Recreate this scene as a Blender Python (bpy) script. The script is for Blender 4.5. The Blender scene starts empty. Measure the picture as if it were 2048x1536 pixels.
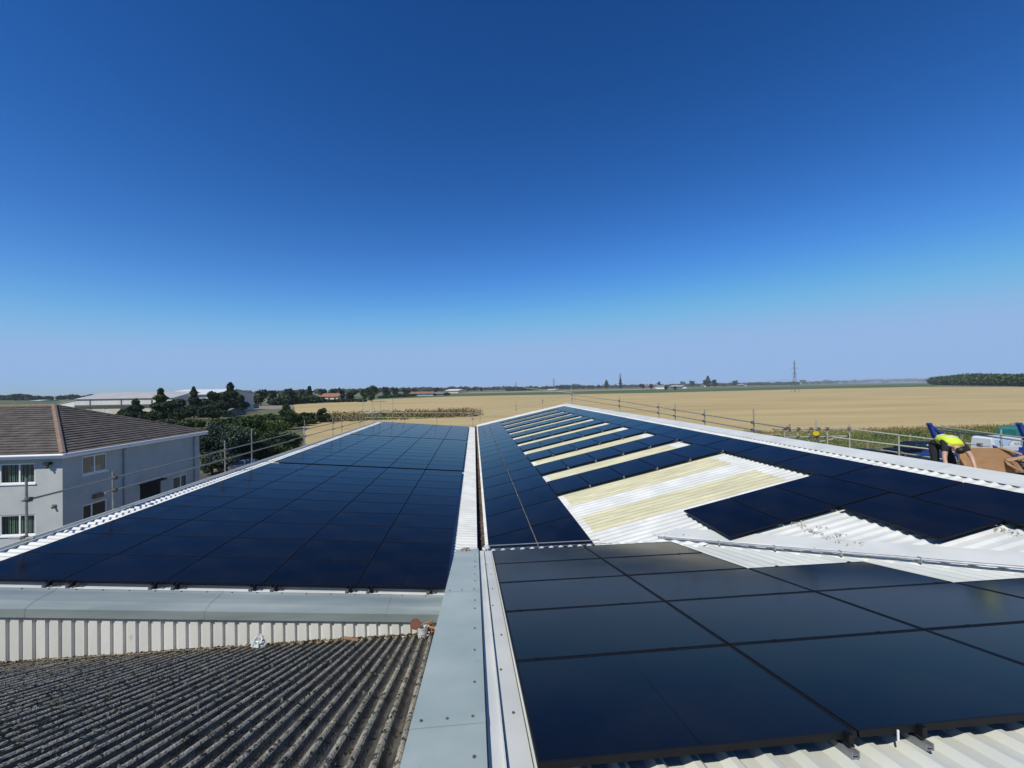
import bpy, math, random
import numpy as np
from math import sin, cos, tan, pi, radians, sqrt, atan2
from mathutils import Vector, Matrix

SC = bpy.context.scene
COL = SC.collection
random.seed(7)
RNG = np.random.default_rng(7)

# ------------------------------------------------------------------ camera
YAW, PITCH, ROLL, FPX = .0922, .0103, -.0159, 821.19
fw = Vector((sin(YAW)*cos(PITCH), cos(YAW)*cos(PITCH), sin(PITCH)))
r0 = Vector((cos(YAW), -sin(YAW), 0)); u0 = r0.cross(fw)
rt = r0*cos(ROLL)+u0*sin(ROLL); up = -r0*sin(ROLL)+u0*cos(ROLL)
cam_data = bpy.data.cameras.new('camera')
cam = bpy.data.objects.new('camera', cam_data); COL.objects.link(cam)
cam.matrix_world = Matrix(((rt.x, up.x, -fw.x, 0), (rt.y, up.y, -fw.y, 0), (rt.z, up.z, -fw.z, 0), (0, 0, 0, 1)))
cam_data.sensor_fit = 'HORIZONTAL'; cam_data.sensor_width = 36
cam_data.lens = 36*FPX/2048
cam_data.clip_start = .05; cam_data.clip_end = 30000
SC.camera = cam

# ------------------------------------------------------------------ light
SUN_EL, SUN_AZ = radians(50), radians(219)       # azimuth clockwise from +Y
w = bpy.data.worlds.new('World'); SC.world = w; w.use_nodes = True
nt = w.node_tree; bg = nt.nodes['Background']
sky = nt.nodes.new('ShaderNodeTexSky'); sky.sky_type = 'NISHITA'; sky.sun_disc = False
sky.sun_elevation = SUN_EL; sky.sun_rotation = SUN_AZ
sky.air_density = 1.0; sky.dust_density = 0; sky.ozone_density = 4; sky.altitude = 10
bg.inputs[1].default_value = .082
_g = nt.nodes.new('ShaderNodeGamma'); _g.inputs[1].default_value = 1.4
_h = nt.nodes.new('ShaderNodeHueSaturation'); _h.inputs['Saturation'].default_value = 1.15; _h.inputs['Value'].default_value = .86; _h.inputs['Hue'].default_value = .505
nt.links.new(sky.outputs[0], _g.inputs[0]); nt.links.new(_g.outputs[0], _h.inputs['Color'])
_s = nt.nodes.new('ShaderNodeSeparateColor'); _c = nt.nodes.new('ShaderNodeCombineColor'); nt.links.new(_h.outputs[0], _s.inputs[0])
for _i, _k in enumerate((3.6, 5.7, 9.3)):        # camera-like soft shoulder of the bright horizon
    _m = nt.nodes.new('ShaderNodeMath'); _m.operation = 'SMOOTH_MIN'; _m.inputs[1].default_value = _k; _m.inputs[2].default_value = _k*(1.0, .5, .3)[_i]
    nt.links.new(_s.outputs[_i], _m.inputs[0]); nt.links.new(_m.outputs[0], _c.inputs[_i])
nt.links.new(_c.outputs[0], bg.inputs[0])
sd = bpy.data.lights.new('sun', 'SUN'); sd.energy = 5.0; sd.angle = radians(.53); sd.color = (1, .945, .83)
so = bpy.data.objects.new('sun', sd); COL.objects.link(so)
sdir = Vector((sin(SUN_AZ)*cos(SUN_EL), cos(SUN_AZ)*cos(SUN_EL), sin(SUN_EL)))
so.rotation_euler = sdir.to_track_quat('Z', 'Y').to_euler(); so.location = (-60, -60, 80)
SC.view_settings.view_transform = 'Standard'; SC.view_settings.look = 'None'
SC.view_settings.exposure = 0.0; SC.view_settings.gamma = 1

GZ = -8.6                                         # ground level under the camera

# ------------------------------------------------------------------ measuring helpers
def ray(px, py): return fw + rt*((px-1024)/FPX) - up*((py-768)/FPX)
def at(px, py, Y): d = ray(px, py); return d*(Y/d.y)
def gr(px, py, z=GZ): d = ray(px, py); return d*(z/d.z)

# ------------------------------------------------------------------ materials
def nodes(m): return m.node_tree.nodes, m.node_tree.links
def mat(name, c1, c2=None, scale=4, rough=.6, metal=0, bump=0, bscale=None, spots=None, stretch=None, detail=6, lo=.35, hi=.65, spec=.5, coat=0):
    if max(c1) > .06:
        c1 = tuple(x*.78 for x in c1); c2 = tuple(x*.78 for x in c2) if c2 else None
    m = bpy.data.materials.new(name); m.use_nodes = True
    N, L = nodes(m); b = N['Principled BSDF']
    b.inputs['Roughness'].default_value = rough; b.inputs['Metallic'].default_value = metal
    b.inputs['Specular IOR Level'].default_value = spec
    if coat: b.inputs['Coat Weight'].default_value = coat; b.inputs['Coat Roughness'].default_value = .05
    b.inputs['Base Color'].default_value = (*c1, 1)
    if c2 is None and not bump: return m
    tc = N.new('ShaderNodeTexCoord'); mp = N.new('ShaderNodeMapping'); L.new(tc.outputs['Object'], mp.inputs[0])
    if stretch: mp.inputs['Scale'].default_value = stretch
    n = N.new('ShaderNodeTexNoise'); n.inputs['Scale'].default_value = scale; n.inputs['Detail'].default_value = detail
    L.new(mp.outputs[0], n.inputs[0])
    if c2 is not None:
        r = N.new('ShaderNodeValToRGB'); r.color_ramp.elements[0].position = lo; r.color_ramp.elements[1].position = hi
        r.color_ramp.elements[0].color = (*c1, 1); r.color_ramp.elements[1].color = (*c2, 1)
        L.new(n.outputs[0], r.inputs[0]); out = r.outputs[0]
        if spots:
            sc, thr, col = spots
            n2 = N.new('ShaderNodeTexNoise'); n2.inputs['Scale'].default_value = sc; n2.inputs['Detail'].default_value = 5
            L.new(mp.outputs[0], n2.inputs[0])
            r2 = N.new('ShaderNodeValToRGB'); r2.color_ramp.elements[0].position = thr; r2.color_ramp.elements[1].position = thr+.05
            L.new(n2.outputs[0], r2.inputs[0])
            mx = N.new('ShaderNodeMix'); mx.data_type = 'RGBA'; L.new(r2.outputs[0], mx.inputs[0])
            L.new(out, mx.inputs[6]); mx.inputs[7].default_value = (*col, 1); out = mx.outputs[2]
        L.new(out, b.inputs['Base Color'])
    if bump:
        n3 = N.new('ShaderNodeTexNoise'); n3.inputs['Scale'].default_value = bscale or scale*3; n3.inputs['Detail'].default_value = 5
        L.new(mp.outputs[0], n3.inputs[0])
        bp = N.new('ShaderNodeBump'); bp.inputs['Strength'].default_value = bump; bp.inputs['Distance'].default_value = .02
        L.new(n3.outputs[0], bp.inputs['Height']); L.new(bp.outputs[0], b.inputs['Normal'])
    return m

def glass_panel_mat():
    m = bpy.data.materials.new('panel_glass'); m.use_nodes = True; N, L = nodes(m); b = N['Principled BSDF']
    b.inputs['Roughness'].default_value = .13; b.inputs['IOR'].default_value = 1.27; b.inputs['Specular IOR Level'].default_value = .22
    tc = N.new('ShaderNodeTexCoord'); sp = N.new('ShaderNodeSeparateXYZ'); L.new(tc.outputs['Object'], sp.inputs[0])
    def M(op, a, bb=None, c=None):
        x = N.new('ShaderNodeMath'); x.operation = op
        for i, v in enumerate((a, bb, c)):
            if v is None: continue
            if isinstance(v, (int, float)): x.inputs[i].default_value = v
            else: L.new(v, x.inputs[i])
        return x.outputs[0]
    def lines(o, pitch, wd):
        f = M('FRACT', M('ADD', M('DIVIDE', o, pitch), 100.5)); return M('LESS_THAN', M('ABSOLUTE', M('SUBTRACT', f, .5)), wd/pitch/2)
    gx = lines(sp.outputs[0], .0915, .003); gy = lines(sp.outputs[1], .183, .003)
    bus = lines(sp.outputs[1], .0183, .0016)
    g = M('MAXIMUM', gx, gy)
    mid = M('LESS_THAN', M('ABSOLUTE', sp.outputs[0]), .007)
    oi = N.new('ShaderNodeObjectInfo')
    mx = N.new('ShaderNodeMix'); mx.data_type = 'RGBA'; mx.inputs[6].default_value = (.0015, .003, .009, 1); mx.inputs[7].default_value = (.003, .005, .013, 1)
    L.new(oi.outputs['Random'], mx.inputs[0])
    m0 = N.new('ShaderNodeMix'); m0.data_type = 'RGBA'; L.new(M('MULTIPLY', bus, .5), m0.inputs[0]); L.new(mx.outputs[2], m0.inputs[6]); m0.inputs[7].default_value = (.006, .009, .018, 1)
    m1 = N.new('ShaderNodeMix'); m1.data_type = 'RGBA'; L.new(g, m1.inputs[0]); L.new(m0.outputs[2], m1.inputs[6]); m1.inputs[7].default_value = (.002, .003, .006, 1)
    m2 = N.new('ShaderNodeMix'); m2.data_type = 'RGBA'; L.new(mid, m2.inputs[0]); L.new(m1.outputs[2], m2.inputs[6]); m2.inputs[7].default_value = (.001, .001, .002, 1)
    # light film of dust
    n = N.new('ShaderNodeTexNoise'); n.inputs['Scale'].default_value = 1.3; n.inputs['Detail'].default_value = 6
    L.new(tc.outputs['Object'], n.inputs[0])
    m3 = N.new('ShaderNodeMix'); m3.data_type = 'RGBA'; dr = N.new('ShaderNodeValToRGB'); dr.color_ramp.elements[0].position = .42; dr.color_ramp.elements[1].position = .8; L.new(n.outputs[0], dr.inputs[0])
    L.new(M('MULTIPLY', dr.outputs[0], .016), m3.inputs[0]); L.new(m2.outputs[2], m3.inputs[6]); m3.inputs[7].default_value = (.35, .3, .25, 1)
    L.new(m3.outputs[2], b.inputs['Base Color'])
    L.new(M('ADD', M('MULTIPLY', n.outputs[0], .1), .08), b.inputs['Roughness'])
    return m

def window_glass_mat():
    m = bpy.data.materials.new('window_glass'); m.use_nodes = True; N, L = nodes(m)
    N.remove(N['Principled BSDF']); o = N['Material Output']
    t = N.new('ShaderNodeBsdfTransparent'); t.inputs[0].default_value = (.75, .82, .8, 1)
    g = N.new('ShaderNodeBsdfGlossy'); g.inputs['Roughness'].default_value = .02
    lw = N.new('ShaderNodeLayerWeight'); lw.inputs[0].default_value = .5; pw = N.new('ShaderNodeMath'); pw.operation = 'POWER'; L.new(lw.outputs['Facing'], pw.inputs[0]); pw.inputs[1].default_value = 3
    f = N.new('ShaderNodeMath'); f.operation = 'MULTIPLY_ADD'; L.new(pw.outputs[0], f.inputs[0]); f.inputs[1].default_value = .7; f.inputs[2].default_value = .06
    x = N.new('ShaderNodeMixShader'); L.new(f.outputs[0], x.inputs[0]); L.new(t.outputs[0], x.inputs[1]); L.new(g.outputs[0], x.inputs[2])
    L.new(x.outputs[0], o.inputs[0]); return m

def leaf_mat(name, a, b2, c, scale=.6):
    m = bpy.data.materials.new(name); m.use_nodes = True; N, L = nodes(m); b = N['Principled BSDF']
    b.inputs['Roughness'].default_value = .75; b.inputs['Specular IOR Level'].default_value = .25
    g = N.new('ShaderNodeNewGeometry'); tc = N.new('ShaderNodeTexCoord')
    n = N.new('ShaderNodeTexNoise'); n.inputs['Scale'].default_value = scale; n.inputs['Detail'].default_value = 3
    L.new(tc.outputs['Object'], n.inputs[0])
    ad = N.new('ShaderNodeMath'); ad.operation = 'MULTIPLY_ADD'; L.new(g.outputs['Random Per Island'], ad.inputs[0]); ad.inputs[1].default_value = .5
    L.new(n.outputs[0], ad.inputs[2])
    r = N.new('ShaderNodeValToRGB'); e = r.color_ramp.elements
    e[0].position = .4; e[0].color = (*a, 1); e[1].position = 1.05; e[1].color = (*c, 1)
    k = e.new(.7); k.color = (*b2, 1)
    L.new(ad.outputs[0], r.inputs[0]); L.new(r.outputs[0], b.inputs['Base Color'])
    return m

MT = {}
MT['glass'] = glass_panel_mat(); MT['win'] = window_glass_mat()
MT['frame'] = mat('black_anodised', (.003, .003, .004), rough=.55, spec=.25)
MT['white_sheet'] = mat('white_roof_sheet', (.62, .64, .62), (.73, .75, .72), 1.6, .55, bump=.12, bscale=14, spots=(3.5, .66, (.50, .50, .46)), lo=.4, hi=.6)
MT['near_sheet'] = mat('near_roof_sheet', (.64, .67, .61), (.76, .78, .71), 2.2, .5, bump=.15, bscale=20, spots=(6, .68, (.44, .46, .40)), stretch=(1, .35, 1))
MT['grp'] = mat('rooflight_grp', (.52, .50, .33), (.70, .67, .46), 3.0, .45, bump=.1, bscale=20, spots=(6, .60, (.46, .43, .27)), stretch=(.35, 1.8, 1))
MT['flash_white'] = mat('white_flashing', (.62, .65, .62), (.72, .74, .70), 1.5, .45, bump=.05, spots=(9, .72, (.45, .45, .42)))
MT['flash_grey'] = mat('pale_blue_grey_flashing', (.35, .43, .40), (.47, .535, .50), 1.3, .42, bump=.08, bscale=5, spots=(7, .7, (.21, .28, .28)))
MT['flash_dark'] = mat('grey_flashing', (.21, .26, .26), (.31, .36, .355), 1.5, .42, bump=.06, bscale=5, stretch=(.3, 2, 2))
MT['clad'] = mat('off_white_cladding', (.72, .73, .68), (.84, .84, .79), 2.5, .5, spots=(6, .68, (.38, .36, .28)), stretch=(1, 1, .35), bump=.06)
def asbestos():
    m = mat('weathered_fibre_cement', (.24, .215, .16), (.56, .51, .39), 4.0, .95, bump=1.0, bscale=55, spots=(22, .56, (.025, .03, .02)), stretch=(1, .6, 1), lo=.3, hi=.7)
    N, L = nodes(m); b = N['Principled BSDF']; src = b.inputs['Base Color'].links[0].from_socket
    tc = N.new('ShaderNodeTexCoord'); n = N.new('ShaderNodeTexNoise'); n.inputs['Scale'].default_value = 9; n.inputs['Detail'].default_value = 8; n.inputs['Roughness'].default_value = .7
    L.new(tc.outputs['Object'], n.inputs[0]); r = N.new('ShaderNodeValToRGB'); r.color_ramp.elements[0].position = .57; r.color_ramp.elements[1].position = .66
    L.new(n.outputs[0], r.inputs[0]); mx = N.new('ShaderNodeMix'); mx.data_type = 'RGBA'; L.new(r.outputs[0], mx.inputs[0]); L.new(src, mx.inputs[6]); mx.inputs[7].default_value = (.45, .45, .36, 1)
    L.new(mx.outputs[2], b.inputs['Base Color']); return m
MT['asb'] = asbestos()
MT['asb_valley'] = mat('fibre_cement_grime_and_shade', (.026, .023, .016), (.12, .105, .075), 7, .97, bump=.9, bscale=50, spots=(24, .6, (.012, .014, .01)), stretch=(1, .45, 1), lo=.35, hi=.68)  # valley grime, with the shade of the rib flanks painted into the same colour
MT['galv'] = mat('galvanised_steel', (.36, .38, .40), (.48, .50, .51), 8, .45, metal=.6)
MT['scaf'] = mat('scaffold_tube', (.30, .31, .28), (.42, .42, .37), 12, .5, metal=.35)
MT['scaf_pale'] = mat('scaffold_tube_pale', (.42, .45, .34), (.50, .50, .40), 12, .5, metal=.2)
MT['coupler'] = mat('coupler_steel', (.14, .12, .10), (.25, .22, .18), 20, .6, metal=.5)
MT['dark'] = mat('dark_recess', (.012, .012, .013), rough=.9)
MT['rub'] = mat('black_rubber', (.015, .015, .016), rough=.7)
MT['gutter'] = mat('gutter_grime', (.045, .03, .025), (.12, .085, .075), 3, .9, bump=.5)
MT['render'] = mat('pale_wall_render', (.45, .48, .47), (.52, .55, .535), .9, .9, bump=.25, bscale=30, spots=(2.2, .70, (.46, .48, .50)))
def tiles():
    m = mat('brown_concrete_tile', (.055, .049, .043), (.11, .095, .082), 2.2, .9, bump=.5, bscale=25, spots=(14, .68, (.28, .25, .2)))
    return m
MT['tile'] = tiles()
MT['hip'] = mat('clay_hip_tile', (.20, .14, .10), (.28, .20, .145), 5, .9, bump=.3)
MT['upvc'] = mat('white_upvc', (.95, .96, .97), rough=.35)
MT['blind'] = mat('cream_blind', (.45, .52, .43), (.56, .60, .50), 3, .9)
MT['pipe_grey'] = mat('grey_downpipe', (.35, .38, .42), rough=.4)
MT['tarmac'] = mat('tarmac', (.045, .045, .047), (.075, .073, .07), 1.2, .95, bump=.3, bscale=40)
MT['gravel'] = mat('gravel_yard', (.20, .18, .14), (.30, .27, .21), 1.5, .95, bump=.4, bscale=30)
MT['wood'] = mat('weathered_timber', (.22, .12, .065), (.32, .19, .10), 6, .85, bump=.3, stretch=(1, 8, 8))
MT['board'] = mat('scaffold_board', (.30, .22, .13), (.40, .30, .19), 4, .9, bump=.3, stretch=(1, 6, 1))
MT['card'] = mat('cardboard', (.47, .26, .115), (.53, .31, .15), 2, .85, stretch=(1, 1, 4))
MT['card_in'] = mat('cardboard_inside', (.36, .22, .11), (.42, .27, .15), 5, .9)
MT['vest'] = mat('hi_vis_yellow', (.62, .78, .03), (.70, .85, .06), 5, .7)
MT['reflect'] = mat('silver_reflective_tape', (.60, .62, .60), rough=.35)
MT['skin'] = mat('skin', (.55, .32, .22), (.60, .37, .26), 8, .55)
MT['hair'] = mat('dark_hair', (.012, .009, .008), rough=.6)
MT['navy_cloth'] = mat('black_work_cloth', (.006, .007, .010), (.012, .012, .016), 9, .9)
MT['lift_blue'] = mat('boom_blue_paint', (.018, .05, .26), (.028, .07, .33), 3, .4, coat=.2)
MT['car_navy'] = mat('car_paint_navy', (.004, .006, .018), rough=.5, spec=.2)
MT['car_blue'] = mat('car_paint_blue', (.010, .03, .12), rough=.45, spec=.3)
MT['car_white'] = mat('car_paint_white', (.74, .78, .80), rough=.25, coat=.8)
MT['car_silver'] = mat('car_paint_silver', (.42, .44, .45), rough=.25, metal=.4, coat=.8)
MT['carglass'] = mat('car_glass', (.012, .016, .02), rough=.05, spec=.8)
MT['teal'] = mat('teal_tarpaulin', (.02, .16, .15), (.03, .22, .20), 1.2, .6, bump=.3)
MT['purple'] = mat('van_stripe_purple', (.05, .03, .14), rough=.3)
MT['ltblue'] = mat('van_print_pale_blue', (.45, .58, .78), rough=.3)
MT['letter'] = mat('letter_white', (.8, .8, .8), rough=.4)
MT['letter_d'] = mat('letter_dark', (.05, .08, .12), rough=.4)
MT['yellow'] = mat('yellow_sign', (.80, .60, .01), rough=.4)
MT['bucket'] = mat('white_bucket_plastic', (.66, .68, .67), (.74, .75, .73), 5, .35)
MT['lid'] = mat('red_brown_lid', (.17, .055, .035), (.22, .08, .05), 8, .5)
MT['orange'] = mat('orange_brown_sheet', (.34, .12, .05), (.45, .20, .09), 6, .6)
MT['bag'] = mat('white_plastic_bag', (.55, .60, .60), (.70, .74, .74), 8, .35)
MT['rag'] = mat('dirty_cloth', (.10, .08, .05), (.42, .38, .30), 22, .95)
MT['dropping'] = mat('grey_dropping', (.30, .30, .27), (.62, .62, .57), 30, .9)
MT['debris'] = leaf_mat('roof_debris', (.03, .015, .01), (.07, .06, .03), (.28, .18, .1), 4)
MT['moss'] = leaf_mat('roof_moss', (.012, .014, .008), (.03, .034, .02), (.10, .10, .07), 6)
MT['bark'] = mat('bark', (.05, .04, .03), (.09, .07, .05), 6, .95, bump=.5)
MT['lf_dark'] = leaf_mat('conifer_foliage', (.010, .022, .010), (.022, .042, .018), (.045, .07, .03))
MT['lf_mid'] = leaf_mat('broadleaf_foliage', (.010, .024, .007), (.026, .052, .012), (.075, .11, .03))
MT['lf_bright'] = leaf_mat('bright_shrub_foliage', (.016, .034, .008), (.04, .07, .015), (.11, .14, .04))
MT['lf_grey'] = leaf_mat('grey_green_foliage', (.012, .03, .026), (.024, .055, .045), (.10, .12, .07))
MT['lf_brown'] = leaf_mat('dry_scrub', (.06, .045, .022), (.13, .10, .045), (.24, .18, .085), .25)
MT['lf_verge'] = leaf_mat('verge_weeds', (.05, .085, .018), (.11, .15, .035), (.22, .22, .08), .3)
MT['lf_far'] = leaf_mat('far_foliage', (.012, .026, .014), (.025, .045, .02), (.045, .07, .03), .05)
MT['brick_red'] = mat('red_roof_tiles', (.26, .11, .07), (.34, .16, .10), .8, .9)
MT['cream'] = mat('cream_wall', (.55, .5, .4), (.62, .57, .47), .6, .9)
MT['white_wall'] = mat('white_wall', (.75, .75, .73), (.8, .8, .78), .5, .8)
MT['ware_wall'] = mat('warehouse_cladding', (.62, .63, .60), (.72, .72, .69), .3, .6, stretch=(4, 4, .3))
MT['ware_roof'] = mat('warehouse_roof', (.40, .40, .39), (.47, .47, .46), .25, .6)
MT['ware_white'] = mat('warehouse_white_roof', (.72, .73, .74), (.8, .8, .8), .3, .45)
MT['slate'] = mat('grey_sheet_roof', (.16, .16, .15), (.24, .23, .22), .8, .9)
MT['steel_far'] = mat('pylon_steel', (.14, .15, .15), rough=.7)

# ------------------------------------------------------------------ mesh builder
class MB:
    def __init__(s): s.v = []; s.f = []; s.m = []
    def add(s, vs, fs, mi=0):
        o = len(s.v); s.v += [tuple(v) for v in vs]; s.f += [tuple(i+o for i in f) for f in fs]; s.m += [mi]*len(fs); return s
    def quad(s, a, b, c, d, mi=0): return s.add([a, b, c, d], [(0, 1, 2, 3)], mi)
    def box(s, x0, x1, y0, y1, z0, z1, mi=0):
        return s.hexa([(x0, y0, z0), (x1, y0, z0), (x1, y1, z0), (x0, y1, z0), (x0, y0, z1), (x1, y0, z1), (x1, y1, z1), (x0, y1, z1)], mi)
    def hexa(s, v, mi=0):
        return s.add(v, [(3, 2, 1, 0), (4, 5, 6, 7), (0, 1, 5, 4), (1, 2, 6, 5), (2, 3, 7, 6), (3, 0, 4, 7)], mi)
    def slab(s, pts, t, mi=0):       # polygon (ccw from above) given thickness downwards
        n = len(pts); top = [Vector(p) for p in pts]; bot = [p-Vector((0, 0, t)) for p in top]
        fs = [tuple(range(n)), tuple(range(2*n-1, n-1, -1))]+[(i, i+n, (i+1) % n+n, (i+1) % n) for i in range(n)]
        return s.add(top+bot, fs, mi)
    def tube(s, a, b, r, n=8, mi=0, r2=None, caps=True):
        a = Vector(a); b = Vector(b); d = (b-a).normalized(); q = d.to_track_quat('Z', 'Y'); r2 = r if r2 is None else r2
        vs = []
        for p, rr in ((a, r), (b, r2)):
            for i in range(n):
                t = 2*pi*i/n; vs.append(p+q@Vector((cos(t)*rr, sin(t)*rr, 0)))
        fs = [(i, (i+1) % n, (i+1) % n+n, i+n) for i in range(n)]
        if caps: fs += [tuple(range(n-1, -1, -1)), tuple(range(n, 2*n))]
        return s.add(vs, fs, mi)
    def extr(s, prof, a, b, mi=0, closed=False):    # profile points (vectors, relative) swept from a to b
        a = Vector(a); b = Vector(b); n = len(prof); vs = [a+Vector(p) for p in prof]+[b+Vector(p) for p in prof]
        m = n if closed else n-1
        return s.add(vs, [(i, (i+1) % n, (i+1) % n+n, i+n) for i in range(m)], mi)
    def build(s, name, mats, parent=None, local=False, smooth=False):
        me = bpy.data.meshes.new(name)
        v = s.v
        if parent is not None and not local:
            o = parent['_o']; v = [(p[0]-o[0], p[1]-o[1], p[2]-o[2]) for p in v]
        me.from_pydata(v, [], s.f)
        mats = mats if isinstance(mats, (list, tuple)) else [mats]
        for m in mats: me.materials.append(m)
        if len(mats) > 1: me.polygons.foreach_set('material_index', s.m)
        if smooth: me.polygons.foreach_set('use_smooth', [True]*len(me.polygons))
        me.update()
        ob = bpy.data.objects.new(name, me); COL.objects.link(ob)
        if parent is not None:
            ob.parent = parent; ob['_o'] = parent['_o']
        else: ob['_o'] = (0., 0., 0.)
        return ob

def tag(o, label=None, cat=None, group=None, kind=None):
    if label: o['label'] = label
    if cat: o['category'] = cat
    if group: o['group'] = group
    if kind: o['kind'] = kind
    return o
def thing(name, label, cat, loc=(0, 0, 0), group=None):
    o = bpy.data.objects.new(name, None); COL.objects.link(o); o.location = loc; o.empty_display_size = .2
    o['_o'] = tuple(float(x) for x in loc)
    return tag(o, label, cat, group)
def copy_tree(o, parent=None):
    c = o.copy(); COL.objects.link(c)
    if parent: c.parent = parent
    for ch in list(o.children): copy_tree(ch, c)
    return c
def struct(name, mb, m, label=None):
    o = mb.build(name, m); o['kind'] = 'structure'
    return o
ORD = ['', 'first', 'second', 'third', 'fourth', 'fifth', 'sixth', 'seventh', 'eighth', 'ninth', 'tenth', 'eleventh', 'twelfth', 'thirteenth', 'fourteenth', 'fifteenth', 'sixteenth', 'seventeenth', 'eighteenth', 'nineteenth', 'twentieth', 'twenty-first', 'twenty-second', 'twenty-third', 'twenty-fourth', 'twenty-fifth', 'twenty-sixth', 'twenty-seventh', 'twenty-eighth', 'twenty-ninth', 'thirtieth', 'thirty-first', 'thirty-second']
def text_mesh(s, size, name, m, parent, mtx, extrude=.003, squash=1.0):
    cu = bpy.data.curves.new('t', 'FONT'); cu.body = s; cu.size = size; cu.extrude = extrude; cu.align_x = 'CENTER'; cu.align_y = 'CENTER'
    t = bpy.data.objects.new('t', cu); COL.objects.link(t)
    dg = bpy.context.evaluated_depsgraph_get(); me = bpy.data.meshes.new_from_object(t.evaluated_get(dg))
    bpy.data.objects.remove(t); me.materials.clear(); me.materials.append(m); me.name = name
    me.transform(Matrix.Scale(squash, 4, (1, 0, 0)))
    ob = bpy.data.objects.new(name, me); COL.objects.link(ob); ob.parent = parent; ob.matrix_local = mtx; ob['_o'] = parent['_o']
    return ob

# roof planes (top face of the panels)
TF, TN, TL = tan(.2126), tan(.2012), tan(-.08)
def ZF(x): return -3.8795+(x-.2895)*TF
def ZN(y): return -3.0202+(7.692-y)*TN
def ZL(x): return -3.2219+(x+9.2851)*TL
def YV(x): return 8.15-1.09*(x-4.1)           # valley line in plan
def XV(y): return 4.1+(8.15-y)/1.09
RIB = [(0, 0), (.085, 0), (.108, .018), (.128, .036), (.164, .036), (.184, .018), (.2, 0)]

# ------------------------------------------------------------------ ground and fields
def poly(name, pts, z, m, sub=None):
    b = MB(); b.add([(p[0], p[1], z) for p in pts], [tuple(range(len(pts)))]); return struct(name, b, m)
m_ground = mat('far_farmland', (.085, .11, .045), (.19, .17, .085), .004, .95, detail=3, stretch=(.6, 2.2, 1))
b = MB(); b.quad((-9000, -400, GZ-.06), (9000, -400, GZ-.06), (9000, 12000, GZ-.06), (-9000, 12000, GZ-.06)); struct('ground', b, m_ground)
def wheat_mat():
    m = mat('ripe_wheat', (.42, .32, .135), (.53, .415, .19), .09, .95, detail=9, stretch=(.16, 1, 1), lo=.35, hi=.65, bump=.6, bscale=2.2, spots=(.5, .66, (.40, .26, .115)))
    return m
MT['wheat'] = wheat_mat()
wl = [gr(604, 849), gr(612, 892), gr(800, 892), gr(960, 890), gr(1300, 905), gr(1500, 869), gr(1600, 872), gr(1700, 867), gr(1850, 861), gr(1950, 857), gr(2048, 851), gr(2500, 838),
      gr(2500, 771), gr(2048, 774), gr(1850, 773.5), gr(1620, 778), gr(1500, 781), gr(1300, 786), gr(1000, 791), gr(900, 793), gr(760, 798.5), gr(680, 805), gr(588, 809), gr(590, 822), gr(597, 835)]
poly('wheat_field', wl, GZ+.02, MT['wheat'])
m_green = mat('green_crop', (.045, .10, .02), (.085, .13, .03), .02, .95, detail=4, stretch=(.3, 1, 1))
poly('green_field', [gr(700, 802), gr(900, 794), gr(1300, 787), gr(1500, 782), gr(1620, 779), gr(1872, 774), gr(1872, 767.2), gr(1620, 772.5), gr(1500, 775.4), gr(1300, 779.6), gr(1100, 784), gr(900, 788), gr(700, 793)], GZ-.02, m_green)
m_pale = mat('stubble_strip', (.38, .33, .22), (.44, .38, .27), .02, .95)
poly('stubble_field', [gr(880, 787.4), gr(1100, 783.2), gr(1290, 779), gr(1290, 777.9), gr(1100, 782), gr(880, 786.2)], GZ, m_pale)
poly('pasture', [gr(-300, 822), gr(120, 812), gr(120, 800.5), gr(-300, 807)], GZ-.02, m_green)
poly('far_stubble', [gr(-300, 806), gr(110, 800), gr(110, 797), gr(-300, 803)], GZ-.01, m_pale)
poly('yard', [(-60, -30), (72, -30), (72, 46), (40, 50), (14, 52), (-14, 52), (-30, 90), (-60, 90)], GZ-.03, MT['tarmac'])
m_grass = mat('rough_grass', (.07, .09, .03), (.16, .15, .06), .35, .95, bump=.6, bscale=4, spots=(.8, .62, (.25, .21, .11)))
poly('grass_verge', [(14, 52.2), (40, 46), (120, 43), (125, 75), (90, 70), (64, 69), (50, 68), (40, 75), (16, 75)], GZ-.01, m_grass)
poly('waste_ground', [(-150, 60), (-32, 46), (-13, 52.5), (-13, 100), (-30, 112), (-48, 122), (-85, 200), (-130, 290), (-300, 290), (-300, 60)], GZ-.015, m_grass)
poly('side_road', [gr(300, 842), gr(470, 824), gr(600, 814), gr(640, 808), gr(600, 808.5), gr(520, 812), gr(400, 822), gr(250, 838)], GZ+.0, MT['gravel'])

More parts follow.
